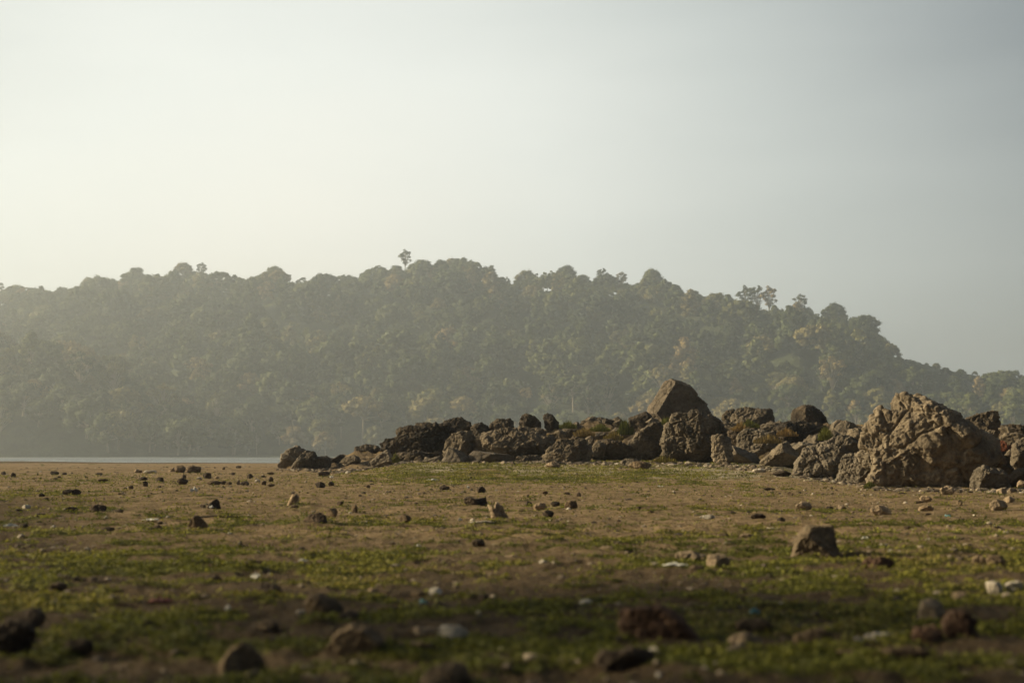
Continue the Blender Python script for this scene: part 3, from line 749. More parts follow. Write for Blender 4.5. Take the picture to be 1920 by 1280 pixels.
B(CC, [(308,935),(335,850),(352,760),(360,706),(450,690),(560,678),(640,725),(655,830),(620,935),(450,950)], 31.5, 'tan', 'knobbly block against the left foot of the giant boulder', 6, .5)
B(CC, [(245,490),(280,430),(320,398),(400,404),(470,430),(500,470),(490,530),(400,560),(300,550)], 43, 'tan', 'rounded orange tan rock between the lone humped stone and giant boulder', 5, .5, rough=.6)
B(CC, [(380,540),(420,480),(500,465),(560,480),(580,560),(500,600),(420,590)], 40, 'tan', 'small tan rock wedged left of the giant boulder shoulder', 5)
B(CC, [(588,985),(600,900),(640,780),(600,660),(520,600),(560,520),(530,420),(560,355),(640,298),(715,300),(760,330),(828,320),(838,212),(895,163),(955,172),(975,212),(1040,188),(1130,220),(1230,268),(1300,340),(1380,420),(1480,490),(1600,560),(1690,660),(1640,770),(1570,850),(1510,960),(1480,1000),(1200,1010),(800,1010),(650,1008)], 27.5, 'tan', 'giant cone shaped boulder with knobbed summit near the right edge', 7, .42, rough=.8, lf=.6, bed=.5, facets=6, cpx=(1000,640), sink=.06, lean=.35, planes=((.66,-.75,.45,.84),(-.62,-1,.38,.60)))
B(CC, [(1478,985),(1480,900),(1520,830),(1570,793),(1640,808),(1750,830),(1800,880),(1805,985),(1700,1005),(1560,1005)], 25, 'tan', 'rounded boulder at the right front foot of the giant boulder', 6, .5)
B(CC, [(1365,420),(1450,370),(1560,338),(1640,316),(1700,322),(1714,430),(1705,530),(1500,540),(1400,480)], 38, 'brown', 'square topped rock behind the right flank of the giant boulder', 6, .5, bed=1)
B(CC, [(1705,490),(1740,442),(1800,430),(1870,440),(1990,475),(1990,570),(1750,580)], 40, 'dark', 'dark low rock on the skyline at the right edge', 5)
B(CC, [(1525,530),(1600,480),(1695,490),(1690,565),(1600,600)], 34, 'tan', 'pale slab below the square topped rock', 5)
B(CC, [(1715,555),(1760,505),(1860,512),(1945,540),(1940,600),(1780,605)], 35, 'tan', 'pale knobbly rock below the dark skyline rock at right edge', 5)
B(CC, [(1560,850),(1600,660),(1700,600),(1850,640),(1880,850),(1700,930)], 33, 'dark', 'dark backing rock coloured as the shade of the hollow right of the giant boulder', 5, .4)  # backing for the recess, coloured dark to paint its deep shade
B(CC, [(1815,780),(1838,610),(1885,560),(1990,540),(1990,820),(1900,840)], 29, 'brown', 'brown boulder cut off by the right edge above the hollow', 6)
B(CC, [(1745,1000),(1790,880),(1860,820),(1990,795),(1990,975),(1900,1000)], 27, 'dark', 'smooth dark boulder low at the right edge', 5, rough=.5)
B(CC, [(1700,650),(1703,592),(1738,573),(1772,600),(1770,645),(1732,668)], 31, 'red', 'rounded red stone lying in the dark hollow', 5, .6, rough=.6)
B(CC, [(1765,660),(1790,612),(1850,600),(1868,660),(1810,700)], 31, 'red', 'darker red fragment right of the rounded red stone', 4, .5)
B(CC, [(1752,700),(1795,650),(1818,652),(1785,706)], 30.7, 'tan', 'pale splinter leaning in the hollow under the red stones', 4, .5)

RUB = [(CA,[(1500,370),(1560,330),(1700,290),(1850,292),(1960,330),(1960,400),(1800,420),(1600,410)],52,'brown','long sloping ledge forming the crest between the twin stones and slanting rock'),
 (CB,[(860,640),(900,560),(1000,530),(1200,560),(1450,560),(1560,600),(1500,740),(1100,790),(900,760)],48.5,'brown','long sloping ledge behind the narrow honeycombed rock'),
 (CC,[(-230,720),(-150,640),(40,580),(260,520),(520,510),(600,640),(300,780),(-80,790)],42.5,'brown','long ledge rising right behind the large sloping pitted rock'),
 (CA,[(1180,500),(1260,470),(1400,468),(1480,490),(1440,515),(1250,522)],44,'brown','low broken ledge at the foot of the broad lumpy slab'),
 (CA,[(640,500),(700,455),(800,440),(930,455),(960,500),(850,515),(720,515)],45.5,'dark','low dark ledge under the long stepped boulder'),
 (CA,[(300,545),(360,500),(480,480),(600,470),(650,500),(560,545),(420,555)],52,'brown','low ledge joining the left end boulders to the blocky dark one'),
 (CC,[(480,700),(540,620),(640,600),(700,700),(690,860),(560,800)],31,'tan','sloping shoulder between the knobbly block and giant boulder'),
 (CC,[(1300,520),(1420,440),(1560,500),(1700,620),(1760,760),(1600,820),(1400,700)],33,'brown','long dark ledge falling right behind the giant boulder'),
 (CE,[(430,345),(450,300),(520,290),(590,300),(600,350),(500,370)],49,'brown','low rubbly rock just right of the tooth shaped crest stone'),
 (CE,[(640,300),(720,270),(800,200),(870,160),(950,200),(980,280),(940,350),(800,360),(680,350)],50,'brown','peaked weedy rock on the crest right of the tooth shaped stone'),
 (CE,[(960,260),(1000,200),(1090,195),(1180,230),(1240,270),(1180,350),(1040,360),(970,330)],50,'dark','low dark crest rock between the weedy peak and the slanting rock'),
 (CE,[(1180,280),(1240,235),(1320,240),(1340,300),(1260,340)],49,'tan','small tan crest rock left of the yellow green tuft'),
 (CE,[(890,470),(930,410),(1010,395),(1090,420),(1100,480),(1000,510)],46,'tan','orange tan rock in the middle of the dry grass'),
 (CE,[(740,570),(770,490),(840,455),(900,480),(920,580),(880,640),(780,640)],45,'brown','narrow grey brown rock right above the layered wedge boulder'),
 (CE,[(540,530),(580,460),(660,420),(740,450),(740,520),(640,550)],46,'brown','rounded brown rock above the layered wedge boulder'),
 (CE,[(280,420),(330,380),(420,370),(500,400),(510,470),(400,490),(300,480)],47,'tan','tan rock tucked behind the right end of the broad lumpy slab'),
 (CE,[(870,640),(900,580),(960,540),(1050,560),(1090,640),(1060,760),(930,770),(880,720)],44.5,'brown','brown rock right of the layered wedge boulder'),
 (CE,[(1290,850),(1380,800),(1500,790),(1620,830),(1740,900),(1760,950),(1600,970),(1400,960)],39.5,'brown','flat dark ribbed rock on the pale ground before the rough rounded boulder'),
 (CE,[(-10,930),(60,850),(140,820),(200,850),(190,930),(100,950)],41.5,'tan','small pale rubble left of the layered wedge boulder'),
 (CE,[(1680,250),(1760,190),(1850,200),(1900,260),(1800,300)],48,'tan','small tan rock at the left toe of the tallest boulder'),
 (CD,[(480,905),(560,850),(640,860),(760,840),(820,900),(700,940)],42.5,'tan','low pale rubble right of the pale leaning stone'),
 (CD,[(840,820),(880,730),(950,735),(990,810),(960,850)],44,'brown','small brown rock at the right foot of the dark ledge'),
 (CD,[(980,830),(1020,760),(1120,780),(1260,740),(1290,790),(1220,850),(1060,870)],43.5,'tan','flat pale rock left of the cone shaped boulder'),
 (CB,[(1290,610),(1340,560),(1440,550),(1500,590),(1450,650),(1340,660)],47.5,'brown','low brown rock below the square dark end of the arched rock'),
 (CB,[(1110,600),(1160,570),(1250,575),(1280,620),(1200,650)],47,'brown','small brown rock in the grass under the arched rock'),
 (CB,[(1540,760),(1640,700),(1760,720),(1820,760),(1750,840),(1620,850)],42,'tan','tan rock between the pale triangular rock and the sloping one'),
 (CB,[(1880,600),(1920,555),(2010,550),(2080,590),(2060,650),(1940,650)],44,'brown','small brown rock left of the orange tan rock'),
 (CC,[(1700,470),(1760,455),(1840,470),(1850,520),(1760,530)],37,'tan','small tan rock behind the pale knobbly rock at right edge'),
 (CC,[(1600,600),(1650,560),(1720,570),(1740,640),(1660,660)],32,'brown','small brown rock at the upper lip of the dark hollow'),
 (CC,[(1690,1035),(1720,985),(1770,975),(1800,1030)],23.6,'tan','pale cobble at the foot of the rounded boulder near the right edge')]
for i, (c_, p_, y_, m_, l_) in enumerate(RUB):
    big_ = 'ledge' in l_
    B(c_, p_, y_, m_, l_, 6 if big_ else 5, .4 if big_ else .5, bed=2.0 if big_ else 0, rough=1.15 if big_ else 1.0)

# ------------------------------------------------------------------ loose stones and litter on the lake bed
CL, CM, CN, CO, CQ, CS = (0, 860, 6), (240, 850, 6), (560, 840, 2.8235), (1240, 840, 2.8235), (0, 1040, 2), (960, 1040, 2)
# landmarks: crop, box, tone, own label, short name used by neighbours
LAND = [
 (CL, 695,332,905,415,'s_dark','dark wedge shaped stone with a small pale stalk before it, upper left plain','dark wedge on the left plain'),
 (CL, 975,505,1190,600,'s_dark','dark hollow backed stone, middle of three in a row on the left','hollow backed stone'),
 (CL, 235,505,345,570,'s_pale','round white stone near the left edge','round white stone'),
 (CM, 670,680,885,860,'s_brown','domed brown stone with a pale notch in its left side','domed notched stone'),
 (CM, 885,500,1030,625,'s_dark','dark pointed stone standing behind the domed notched stone','dark pointed stone'),
 (CM, 1790,445,1915,590,'s_tan','upright rounded stone like a thumb, left of the outcrop front','thumb shaped stone'),
 (CM, 640,125,830,218,'s_brown','low grey brown rock rise near the far lake shore','low rise by the lake'),
 (CM, 1330,220,1408,285,'s_dark','square dark block standing near the left end of the outcrop','small square block'),
 (CM, 540,270,680,352,'s_dark','dark blunt stone of the far left row below the low rise','blunt far stone'),
 (CN, 22,338,145,410,'s_dark','big dark round stone left of centre with its shadow to the right','big dark round stone'),
 (CN, 525,345,595,400,'s_brown','lone round brown stone below the pale cone of the outcrop','lone round stone'),
 (CN, 875,255,998,308,'s_dark','dark oblong stone with a dipped top in mid plain','dark oblong stone'),
 (CN, 1000,280,1112,375,'s_tan','jagged upright leaning slab right of the dark oblong stone','jagged leaning slab'),
 (CN, 1235,285,1320,328,'s_tan','tan stone amid the small cluster right of the jagged slab','tan cluster stone'),
 (CN, 915,475,988,522,'s_dark','brick shaped dark stone at the border of bare soil and moss','brick shaped stone'),
 (CN, 1590,515,1680,552,'s_tan','low tan stone right of centre on mossy ground','low tan stone'),
 (CN, 1065,565,1165,595,'s_tan','flat pinkish stone below the brick shaped stone','flat pinkish stone'),
 (CO, 708,400,950,580,'s_mid','big square topped block stone standing on the right plain','big square block'),
 (CO, 1060,565,1240,645,'s_red','reddish brown lumpy stone right of the big square block','reddish lumpy stone'),
 (CO, 235,550,370,645,'s_tan','pale rounded upright stone left of the big square block','pale rounded stone'),
 (CO, 1108,295,1230,358,'s_tan','tan block with a dark right end before the giant boulder','tan block'),
 (CO, 710,278,805,328,'s_tan','smooth pinkish tan stone left of the tan block','pinkish tan stone'),
 (CO, 1740,265,1845,332,'s_tan','tan angular stone near the right edge below the outcrop','right edge angular stone'),
 (CO, 470,343,558,378,'s_dark','dark wedge left of the smooth pinkish tan stone, slightly nearer','small dark wedge'),
 (CQ, 1220,265,1438,385,'s_brown','big rounded brown stone in the mossy foreground left of centre','big rounded foreground stone'),
 (CQ, 1138,140,1285,235,'s_brown','humped brown stone behind the big rounded foreground stone','humped foreground stone'),
 (CQ, 955,105,1052,160,'s_dark','dark egg shaped stone left of the humped brown one','dark egg stone'),
 (CQ, 815,325,985,465,'s_brown','peaked brown stone close to the bottom edge left of centre','peaked bottom stone'),
 (CQ, 1575,400,1760,520,'s_brown','brown stone cut by the bottom edge at the centre','stone on the bottom edge'),
 (CQ, -70,240,115,360,'s_dark','big dark stone cut off by the left edge in the foreground','dark left edge stone'),
 (CS, 410,180,712,340,'s_red','largest foreground stone, dark faceted and ridged, right of centre','largest foreground stone'),
 (CS, 295,345,580,440,'s_dark','long low dark stone in front of the largest foreground stone','long low dark stone'),
 (CS, 810,285,945,365,'s_tan','pale rounded stone with another resting behind it, bottom right of centre','pale paired stone'),
 (CS, 1055,270,1215,355,'s_brown','grey brown stone between the pale paired stones and the right cluster','grey brown stone'),
 (CS, 1370,340,1590,420,'s_brown','low wide grey brown stone near the bottom right','low wide stone'),
 (CS, 1620,200,1755,330,'s_red','dark reddish stone, biggest of the cluster at the bottom right','cluster big stone'),
]
SMALL = [(CL,0,135,65,180,'s_dark'),(CL,110,148,172,208,'s_dark'),(CL,548,130,675,178,'s_dark'),(CL,690,148,752,180,'s_dark'),(CL,590,205,650,235,'s_dark'),(CL,640,190,685,218,'s_dark'),
(CL,1065,152,1160,182,'s_dark'),(CL,1090,220,1225,258,'s_brown'),(CL,330,208,395,236,'s_brown'),(CL,425,375,500,440,'s_dark'),(CL,478,425,548,475,'s_dark'),(CL,155,560,250,600,'s_dark'),
(CL,385,605,520,655,'s_dark'),(CL,718,535,870,595,'s_dark'),(CL,1270,555,1395,608,'s_dark'),(CL,215,725,310,775,'s_dark'),(CL,1110,760,1290,815,'s_dark'),(CL,1380,315,1430,345,'s_dark'),(CL,1440,290,1500,345,'s_dark'),
(CL,1600,240,1665,320,'s_dark'),(CL,1545,195,1660,245,'s_dark'),(CL,1745,195,1845,265,'s_dark'),(CL,1790,295,1815,318,'s_dark'),(CL,1690,375,1715,400,'s_dark'),(CL,1320,375,1395,410,'s_brown'),
(CL,1755,700,1840,735,'s_dark'),(CL,1705,735,1820,800,'s_dark'),(CL,410,155,432,185,'s_dark'),(CL,440,205,465,225,'s_dark'),(CL,950,190,980,215,'s_dark'),(CL,870,270,900,290,'s_brown'),(CL,690,455,720,480,'s_dark'),
(CL,1500,110,1600,160,'s_tan'),(CL,1600,125,1760,165,'s_pale'),
(CM,1205,132,1275,165,'s_dark'),(CM,1055,150,1095,180,'s_brown'),(CM,520,115,650,215,'s_brown'),(CM,450,150,530,205,'s_tan'),(CM,240,180,320,215,'s_pale'),(CM,830,205,940,282,'s_dark'),(CM,765,260,830,290,'s_pale'),
(CM,1145,205,1205,242,'s_dark'),(CM,1560,205,1645,235,'s_dark'),(CM,1420,285,1490,330,'s_pale'),(CM,1490,300,1560,360,'s_brown'),(CM,1578,252,1635,320,'s_dark'),(CM,1560,335,1650,370,'s_brown'),(CM,1485,240,1545,272,'s_dark'),
(CM,875,300,1050,352,'s_brown'),(CM,1040,300,1110,347,'s_dark'),(CM,1090,315,1170,352,'s_brown'),(CM,1215,290,1260,357,'s_tan'),(CM,1245,305,1362,362,'s_dark'),(CM,590,225,655,282,'s_brown'),
(CM,800,570,880,607,'s_dark'),(CM,1815,570,1930,632,'s_dark'),(CM,940,838,1150,870,'s_tan'),(CM,975,250,1020,285,'s_tan'),
(CN,95,120,165,150,'s_dark'),(CN,85,172,140,212,'s_dark'),(CN,155,172,190,205,'s_dark'),(CN,355,190,380,212,'s_brown'),(CN,370,168,392,182,'s_dark'),(CN,740,195,800,222,'s_dark'),(CN,940,200,992,236,'s_dark'),
(CN,905,148,922,165,'s_dark'),(CN,1195,278,1240,308,'s_dark'),(CN,1290,325,1355,365,'s_dark'),(CN,1150,322,1205,345,'s_brown'),(CN,1330,278,1388,305,'s_dark'),(CN,1405,272,1480,322,'s_brown'),(CN,1400,232,1440,250,'s_dark'),
(CN,1472,228,1495,262,'s_dark'),(CN,1205,243,1222,260,'s_dark'),(CN,1290,225,1320,245,'s_red'),(CN,1785,305,1812,328,'s_dark'),(CN,1845,328,1890,350,'s_brown'),(CN,145,312,208,362,'s_brown'),(CN,280,292,312,345,'s_brown'),
(CN,198,278,240,300,'s_dark'),(CN,40,230,55,243,'s_dark'),(CN,890,385,1045,402,'s_pale'),(CN,1740,65,1870,112,'s_brown'),(CN,1310,70,1388,105,'s_tan'),(CN,690,212,712,224,'s_dark'),
(CO,868,303,915,332,'s_dark'),(CO,932,295,978,330,'s_tan'),(CO,1370,248,1438,285,'s_tan'),(CO,1335,275,1400,298,'s_brown'),(CO,1362,298,1450,340,'s_tan'),(CO,1565,270,1600,302,'s_brown'),(CO,1480,195,1560,248,'s_tan'),
(CO,1815,250,1875,290,'s_tan'),(CO,1775,208,1840,245,'s_tan'),(CO,1838,205,1890,240,'s_tan'),(CO,365,330,390,348,'s_dark'),(CO,612,362,658,392,'s_dark'),(CO,665,228,700,250,'s_brown'),(CO,725,228,742,242,'s_dark'),
(CO,858,200,878,218,'s_dark'),(CO,895,202,912,218,'s_dark'),(CO,540,208,605,224,'s_dark'),(CO,298,447,360,480,'s_brown'),(CO,400,450,505,485,'s_tan'),(CO,1285,410,1330,430,'s_dark'),(CO,1400,438,1455,462,'s_tan'),
(CO,1785,422,1812,440,'s_tan'),(CO,65,540,210,602,'s_tan'),(CO,140,617,240,660,'s_dark'),(CO,1650,560,1730,620,'s_brown'),(CO,1725,560,1830,630,'s_brown'),(CO,590,118,690,150,'s_dark'),(CO,205,352,290,374,'s_pale'),
(CO,535,418,645,434,'s_pale'),(CO,870,340,905,352,'s_dark'),(CO,1005,332,1025,345,'s_tan'),(CO,1885,165,1950,215,'s_tan'),(CO,480,105,560,130,'s_pale'),(CO,1255,232,1300,246,'s_dark'),
(CQ,760,75,830,108,'s_dark'),(CQ,1260,210,1370,262,'s_dark'),(CQ,215,310,355,375,'s_dark'),(CQ,60,190,170,272,'s_dark'),(CQ,965,245,1045,290,'s_brown'),(CQ,1535,130,1600,156,'s_brown'),(CQ,1605,120,1660,156,'s_pale'),
(CQ,1375,120,1420,148,'s_tan'),(CQ,1400,190,1490,220,'s_brown'),(CQ,1460,320,1640,378,'s_brown'),(CQ,1540,265,1640,300,'s_tan'),(CQ,1625,262,1755,310,'s_pale'),(CQ,1105,203,1155,228,'s_pale'),(CQ,910,18,1000,48,'s_dark'),
(CQ,520,240,575,275,'s_dark'),(CQ,180,100,250,130,'s_dark'),(CQ,240,80,320,105,'s_dark'),(CQ,1280,460,1350,492,'s_tan'),(CQ,1790,145,1830,170,'s_dark'),(CQ,400,240,440,262,'s_tan'),
(CS,835,235,985,302,'s_brown'),(CS,1280,305,1320,332,'s_pale'),(CS,1320,292,1485,322,'s_pale'),(CS,1530,155,1625,262,'s_tan'),(CS,1505,255,1625,338,'s_red'),(CS,1645,135,1715,170,'s_tan'),(CS,1780,95,1850,145,'s_pale'),
(CS,1850,95,1930,145,'s_pale'),(CS,185,205,250,238,'s_brown'),(CS,250,165,305,190,'s_pale'),(CS,1200,355,1310,390,'s_brown'),(CS,1290,135,1330,155,'s_pale'),(CS,520,345,615,372,'s_tan'),(CS,150,385,290,410,'s_brown'),
(CS,1150,175,1200,196,'s_pale'),(CS,655,175,715,192,'s_tan')]
def loose(crop, x0, y0, x1, y1, tone, seed, poly=None):
    ox, oy, s = crop; X0, Y0, X1, Y1 = ox + x0 / s, oy + y0 / s, ox + x1 / s, oy + y1 / s
    g = ground_at((X0 + X1) / 2, min(Y1, 1320)); y = g[1]
    r = np.random.RandomState(seed); n = 9; wpx, hpx = (X1 - X0) / 2, (Y1 - Y0) / 2
    pts = []
    ph = r.uniform(0, 6.28)
    for k in range(n):
        a = ph + 2 * PI * (k + r.uniform(-.3, .3)) / n
        ca, sa = math.cos(a), math.sin(a)
        e_ = .95
        pts.append(((X0 + X1) / 2 + wpx * np.sign(ca) * abs(ca) ** e_ * r.uniform(.82, 1.08), (Y0 + Y1) / 2 + hpx * np.sign(sa) * abs(sa) ** e_ * r.uniform(.84, 1.08)))
    if poly: pts = [(ox + a / s, oy + b / s) for a, b in poly]
    wd = [at(a, b, y) for a, b in pts]; wd = [(p[0], p[2]) for p in wd]
    size = max(X1 - X0, Y1 - Y0)
    sub = 6 if size > 60 else (5 if size > 24 else (4 if size > 10 else 3))
    dep = .5 if (Y1 - Y0) / (X1 - X0) > .4 else .35
    hw = dep * (wpx * 2 * .6 + hpx * 2 * .4) * y / F
    o = rock('stone', wd, y + hw * .45, MR[tone], sub, seed, dep, rough=.8 if poly else (1.0 if size < 60 else 1.2), facets=3 if poly else 10, sink=.35, lf=.35 if poly else 1.0)
    o.location.z -= .07 * (Y1 - Y0) * y / F
    return o, ((X0 + X1) / 2, Y1, size)
tone_w = {'s_mid': 'brown', 's_dark': 'dark', 's_brown': 'brown', 's_tan': 'tan', 's_pale': 'pale', 's_mid': rock_mat('warm_brown_stone', (.07, .055, .036), (.18, .14, .09), (.27, .21, .14), 6, .9),
 's_red': 'reddish'}
land_pos = []
POLY = {'largest foreground stone': [(412,205),(455,190),(500,185),(560,178),(600,195),(650,235),(700,290),(714,338),(620,346),(500,336),(420,322),(403,260)],
 'big square block': [(710,572),(720,470),(745,440),(785,403),(830,400),(920,403),(934,470),(952,572),(860,586)],
 'domed notched stone': [(672,855),(668,790),(700,720),(740,680),(790,688),(840,740),(882,790),(887,855),(780,870)],
 'dark pointed stone': [(885,600),(900,560),(940,530),(990,498),(1017,530),(1032,618),(960,628)],
 'thumb shaped stone': [(1788,585),(1820,490),(1850,448),(1890,443),(1917,470),(1914,560),(1920,600),(1850,605)],
 'big dark round stone': [(22,378),(60,345),(100,334),(137,352),(147,390),(127,413),(60,414),(30,404)],
 'dark oblong stone': [(873,262),(900,253),(935,266),(990,256),(1000,302),(900,312),(880,290)],
 'jagged leaning slab': [(998,285),(1033,318),(1045,278),(1078,300),(1093,340),(1118,376),(1030,380),(1016,335)],
 'big rounded foreground stone': [(1218,345),(1258,290),(1308,262),(1380,266),(1433,310),(1441,367),(1400,392),(1300,390),(1228,384)],
 'humped foreground stone': [(1134,185),(1148,150),(1190,137),(1250,160),(1288,195),(1272,238),(1200,240),(1148,228)],
 'peaked bottom stone': [(812,405),(860,345),(900,322),(952,352),(988,400),(980,468),(880,472),(822,460)],
 'stone on the bottom edge': [(1572,465),(1618,420),(1700,396),(1748,412),(1768,480),(1755,535),(1580,530)]}
for i, (c, x0, y0, x1, y1, t, lab, nm) in enumerate(LAND):
    o, p = loose(c, x0, y0, x1, y1, t, 1000 + i, POLY.get(nm)); tag(o, lab, 'stone', 'loose stones on the dry lake bed'); land_pos.append((p[0], p[1], nm))
used = {}
info = []
for i, (c, x0, y0, x1, y1, t) in enumerate(SMALL):
    o, p = loose(c, x0, y0, x1, y1, t, 2000 + i)
    best = min(land_pos, key=lambda q: (q[0] - p[0]) ** 2 + (2.5 * (q[1] - p[1])) ** 2)
    dx, dy = p[0] - best[0], 2.5 * (p[1] - best[1])
    rel = ('right of' if dx > 0 else 'left of') if abs(dx) > abs(dy) else ('in front of' if dy > 0 else 'behind')
    ar = (x1 - x0) / (y1 - y0)
    shp = 'flat' if ar > 3 else ('low' if ar > 1.9 else ('upright' if ar < .85 else 'rounded'))
    szw = 'tiny' if p[2] < 11 else ('small' if p[2] < 28 else ('medium' if p[2] < 60 else 'large'))
    info.append((o, f'{szw} {tone_w[t]} {shp} stone', rel, best[2], math.hypot(dx, dy)))
keyed = {}
for r_ in info: keyed.setdefault((r_[1], r_[2], r_[3]), []).append(r_)
ordw = ['nearest', 'second nearest', 'third nearest', 'fourth nearest', 'fifth nearest', 'sixth nearest']
for k, lst in keyed.items():
    lst.sort(key=lambda r_: r_[4])
    for j, r_ in enumerate(lst):
        lab = f'{k[0]} {k[1].replace("behind", "lying behind")} the {k[2]}' if len(lst) == 1 else f'{ordw[j]} {k[0]} {k[1]} the {k[2]}'
        tag(r_[0], lab, 'stone', 'loose stones on the dry lake bed')

# litter: crumpled sheets and scraps
def scrap(crop, x0, y0, x1, y1, mat, name, label, cat, seed):
    ox, oy, s = crop; X0, Y0, X1, Y1 = ox + x0 / s, oy + y0 / s, ox + x1 / s, oy + y1 / s
    g = ground_at((X0 + X1) / 2, Y1); y = g[1]; n = 9
    a = at(X0, Y1, y); b = at(X1, Y1, y); t = at(X0, Y0, y); W = b[0] - a[0]; H = t[2] - a[2]
    r = np.random.RandomState(seed)
    uu, vv = np.meshgrid(np.linspace(-.5, .5, n), np.linspace(-.5, .5, n)); uu, vv = uu.ravel(), vv.ravel()
    ang = np.arctan2(vv, uu); k = 1 + .25 * np.sin(3 * ang + r.uniform(0, 6)) * (np.hypot(uu, vv) > .3)
    z = H * (.45 + .9 * noise(np.stack([uu * 3.5, vv * 3.5, uu * 0 + seed], 1), seed)) * (1 - 1.1 * np.hypot(uu, vv) ** 2)
    z = np.maximum(z, .004)
    T = np.stack([uu * W * k, vv * W * .7 * k, z + .006], 1); Bm = T - np.array([0, 0, .004])
    i = np.arange(n - 1)[:, None] * n; j = np.arange(n - 1)[None]
    q = np.stack([i + j, i + j + 1, i + n + j + 1, i + n + j], -1).reshape(-1, 4)
    bd = [k_ for k_ in range(n)] + [n * k_ + n - 1 for k_ in range(1, n)] + [n * (n - 1) + k_ for k_ in range(n - 2, -1, -1)] + [n * k_ for k_ in range(n - 2, 0, -1)]
    side = np.array([(bd[k_], bd[k_] + n * n, bd[(k_ + 1) % len(bd)] + n * n, bd[(k_ + 1) % len(bd)]) for k_ in range(len(bd))])
    o = make_obj(name, np.concatenate([T, Bm]), np.concatenate([q, q[:, ::-1] + n * n, side]), MR[mat], None, False)
    o.location = (g[0], y + W * .1, float(ground_h([g[0]], [y])[0])); o.rotation_euler = (0, 0, r.uniform(-.6, .6))
    tag(o, label, cat, 'litter scattered on the lake bed')
scrap(CL,55,730,190,768,'white','plastic_scrap','oblong white plastic scrap at the left edge','litter',1)
scrap(CL,1630,690,1790,722,'white','plastic_scrap','thin white sheet lying left of the domed notched stone','litter',2)
scrap(CM,705,375,770,440,'white','paper_scrap','crumpled white paper below the far left row of stones','litter',3)
scrap(CM,915,590,960,630,'white','paper_scrap','small white scrap at the foot of the dark pointed stone','litter',4)
scrap(CM,1125,925,1160,950,'white','paper_scrap','tiny white scrap right of the domed notched stone','litter',5)
scrap(CN,165,143,182,160,'white','paper_scrap','tiny white scrap on the green strip by the outcrop left end','litter',6)
scrap(CN,890,195,905,216,'white','paper_scrap','tiny white scrap behind the dark oblong stone','litter',7)
scrap(CN,845,375,866,392,'white','paper_scrap','tiny white scrap left below the jagged leaning slab','litter',8)
scrap(CN,675,160,735,172,'white','plastic_scrap','thin pale strip on the green belt before the outcrop','litter',9)
scrap(CO,1505,342,1532,362,'cyan','plastic_scrap','turquoise plastic scrap on the right plain','litter',10)
scrap(CO,20,625,130,645,'white','plastic_scrap','flat whitish scrap left of the pale rounded stone','litter',11)
scrap(CO,-15,190,10,205,'white','paper_scrap','white scrap on the soil below the big knobbly boulder','litter',12)
scrap(CQ,942,68,970,98,'white','paper_scrap','upright white scrap above the dark egg shaped stone','litter',13)
scrap(CQ,845,195,866,218,'white','paper_scrap','tiny white scrap on dark soil left of the humped foreground stone','litter',14)
scrap(CQ,1575,175,1600,198,'cyan','plastic_scrap','tiny turquoise scrap in the mossy foreground at the centre','litter',15)
scrap(CQ,565,155,640,180,'redlitter','plastic_scrap','faded red wrapper in the left foreground','litter',16)
scrap(CS,895,212,925,238,'cyan','bottle_cap','pale blue scrap behind the pale paired stones','litter',17)
scrap(CO,1060,462,1095,478,'white','paper_scrap','white scrap right of the big square block','litter',18)
scrap(CO,1205,540,1235,552,'white','paper_scrap','small white scrap behind the reddish lumpy stone','litter',19)
scrap(CN,0,590,45,606,'white','paper_scrap','whitish scrap on moss below the big dark round stone','litter',20)
scrap(CN,625,508,645,525,'white','paper_scrap','tiny white scrap on moss below the lone round stone','litter',21)
# driftwood stick
g = ground_at(410, 974)
v, f = tube([(-.22, 0, .01), (-.08, .02, .02), (.08, -.01, .015), (.25, .03, .012)], [.006, .010, .009, .004])
o = make_obj('stick', v, f, MR['wood']); o.location = (g[0], g[1], float(ground_h([g[0]], [g[1]])[0])); tag(o, 'thin dark stick lying right of the domed notched stone', 'stick')

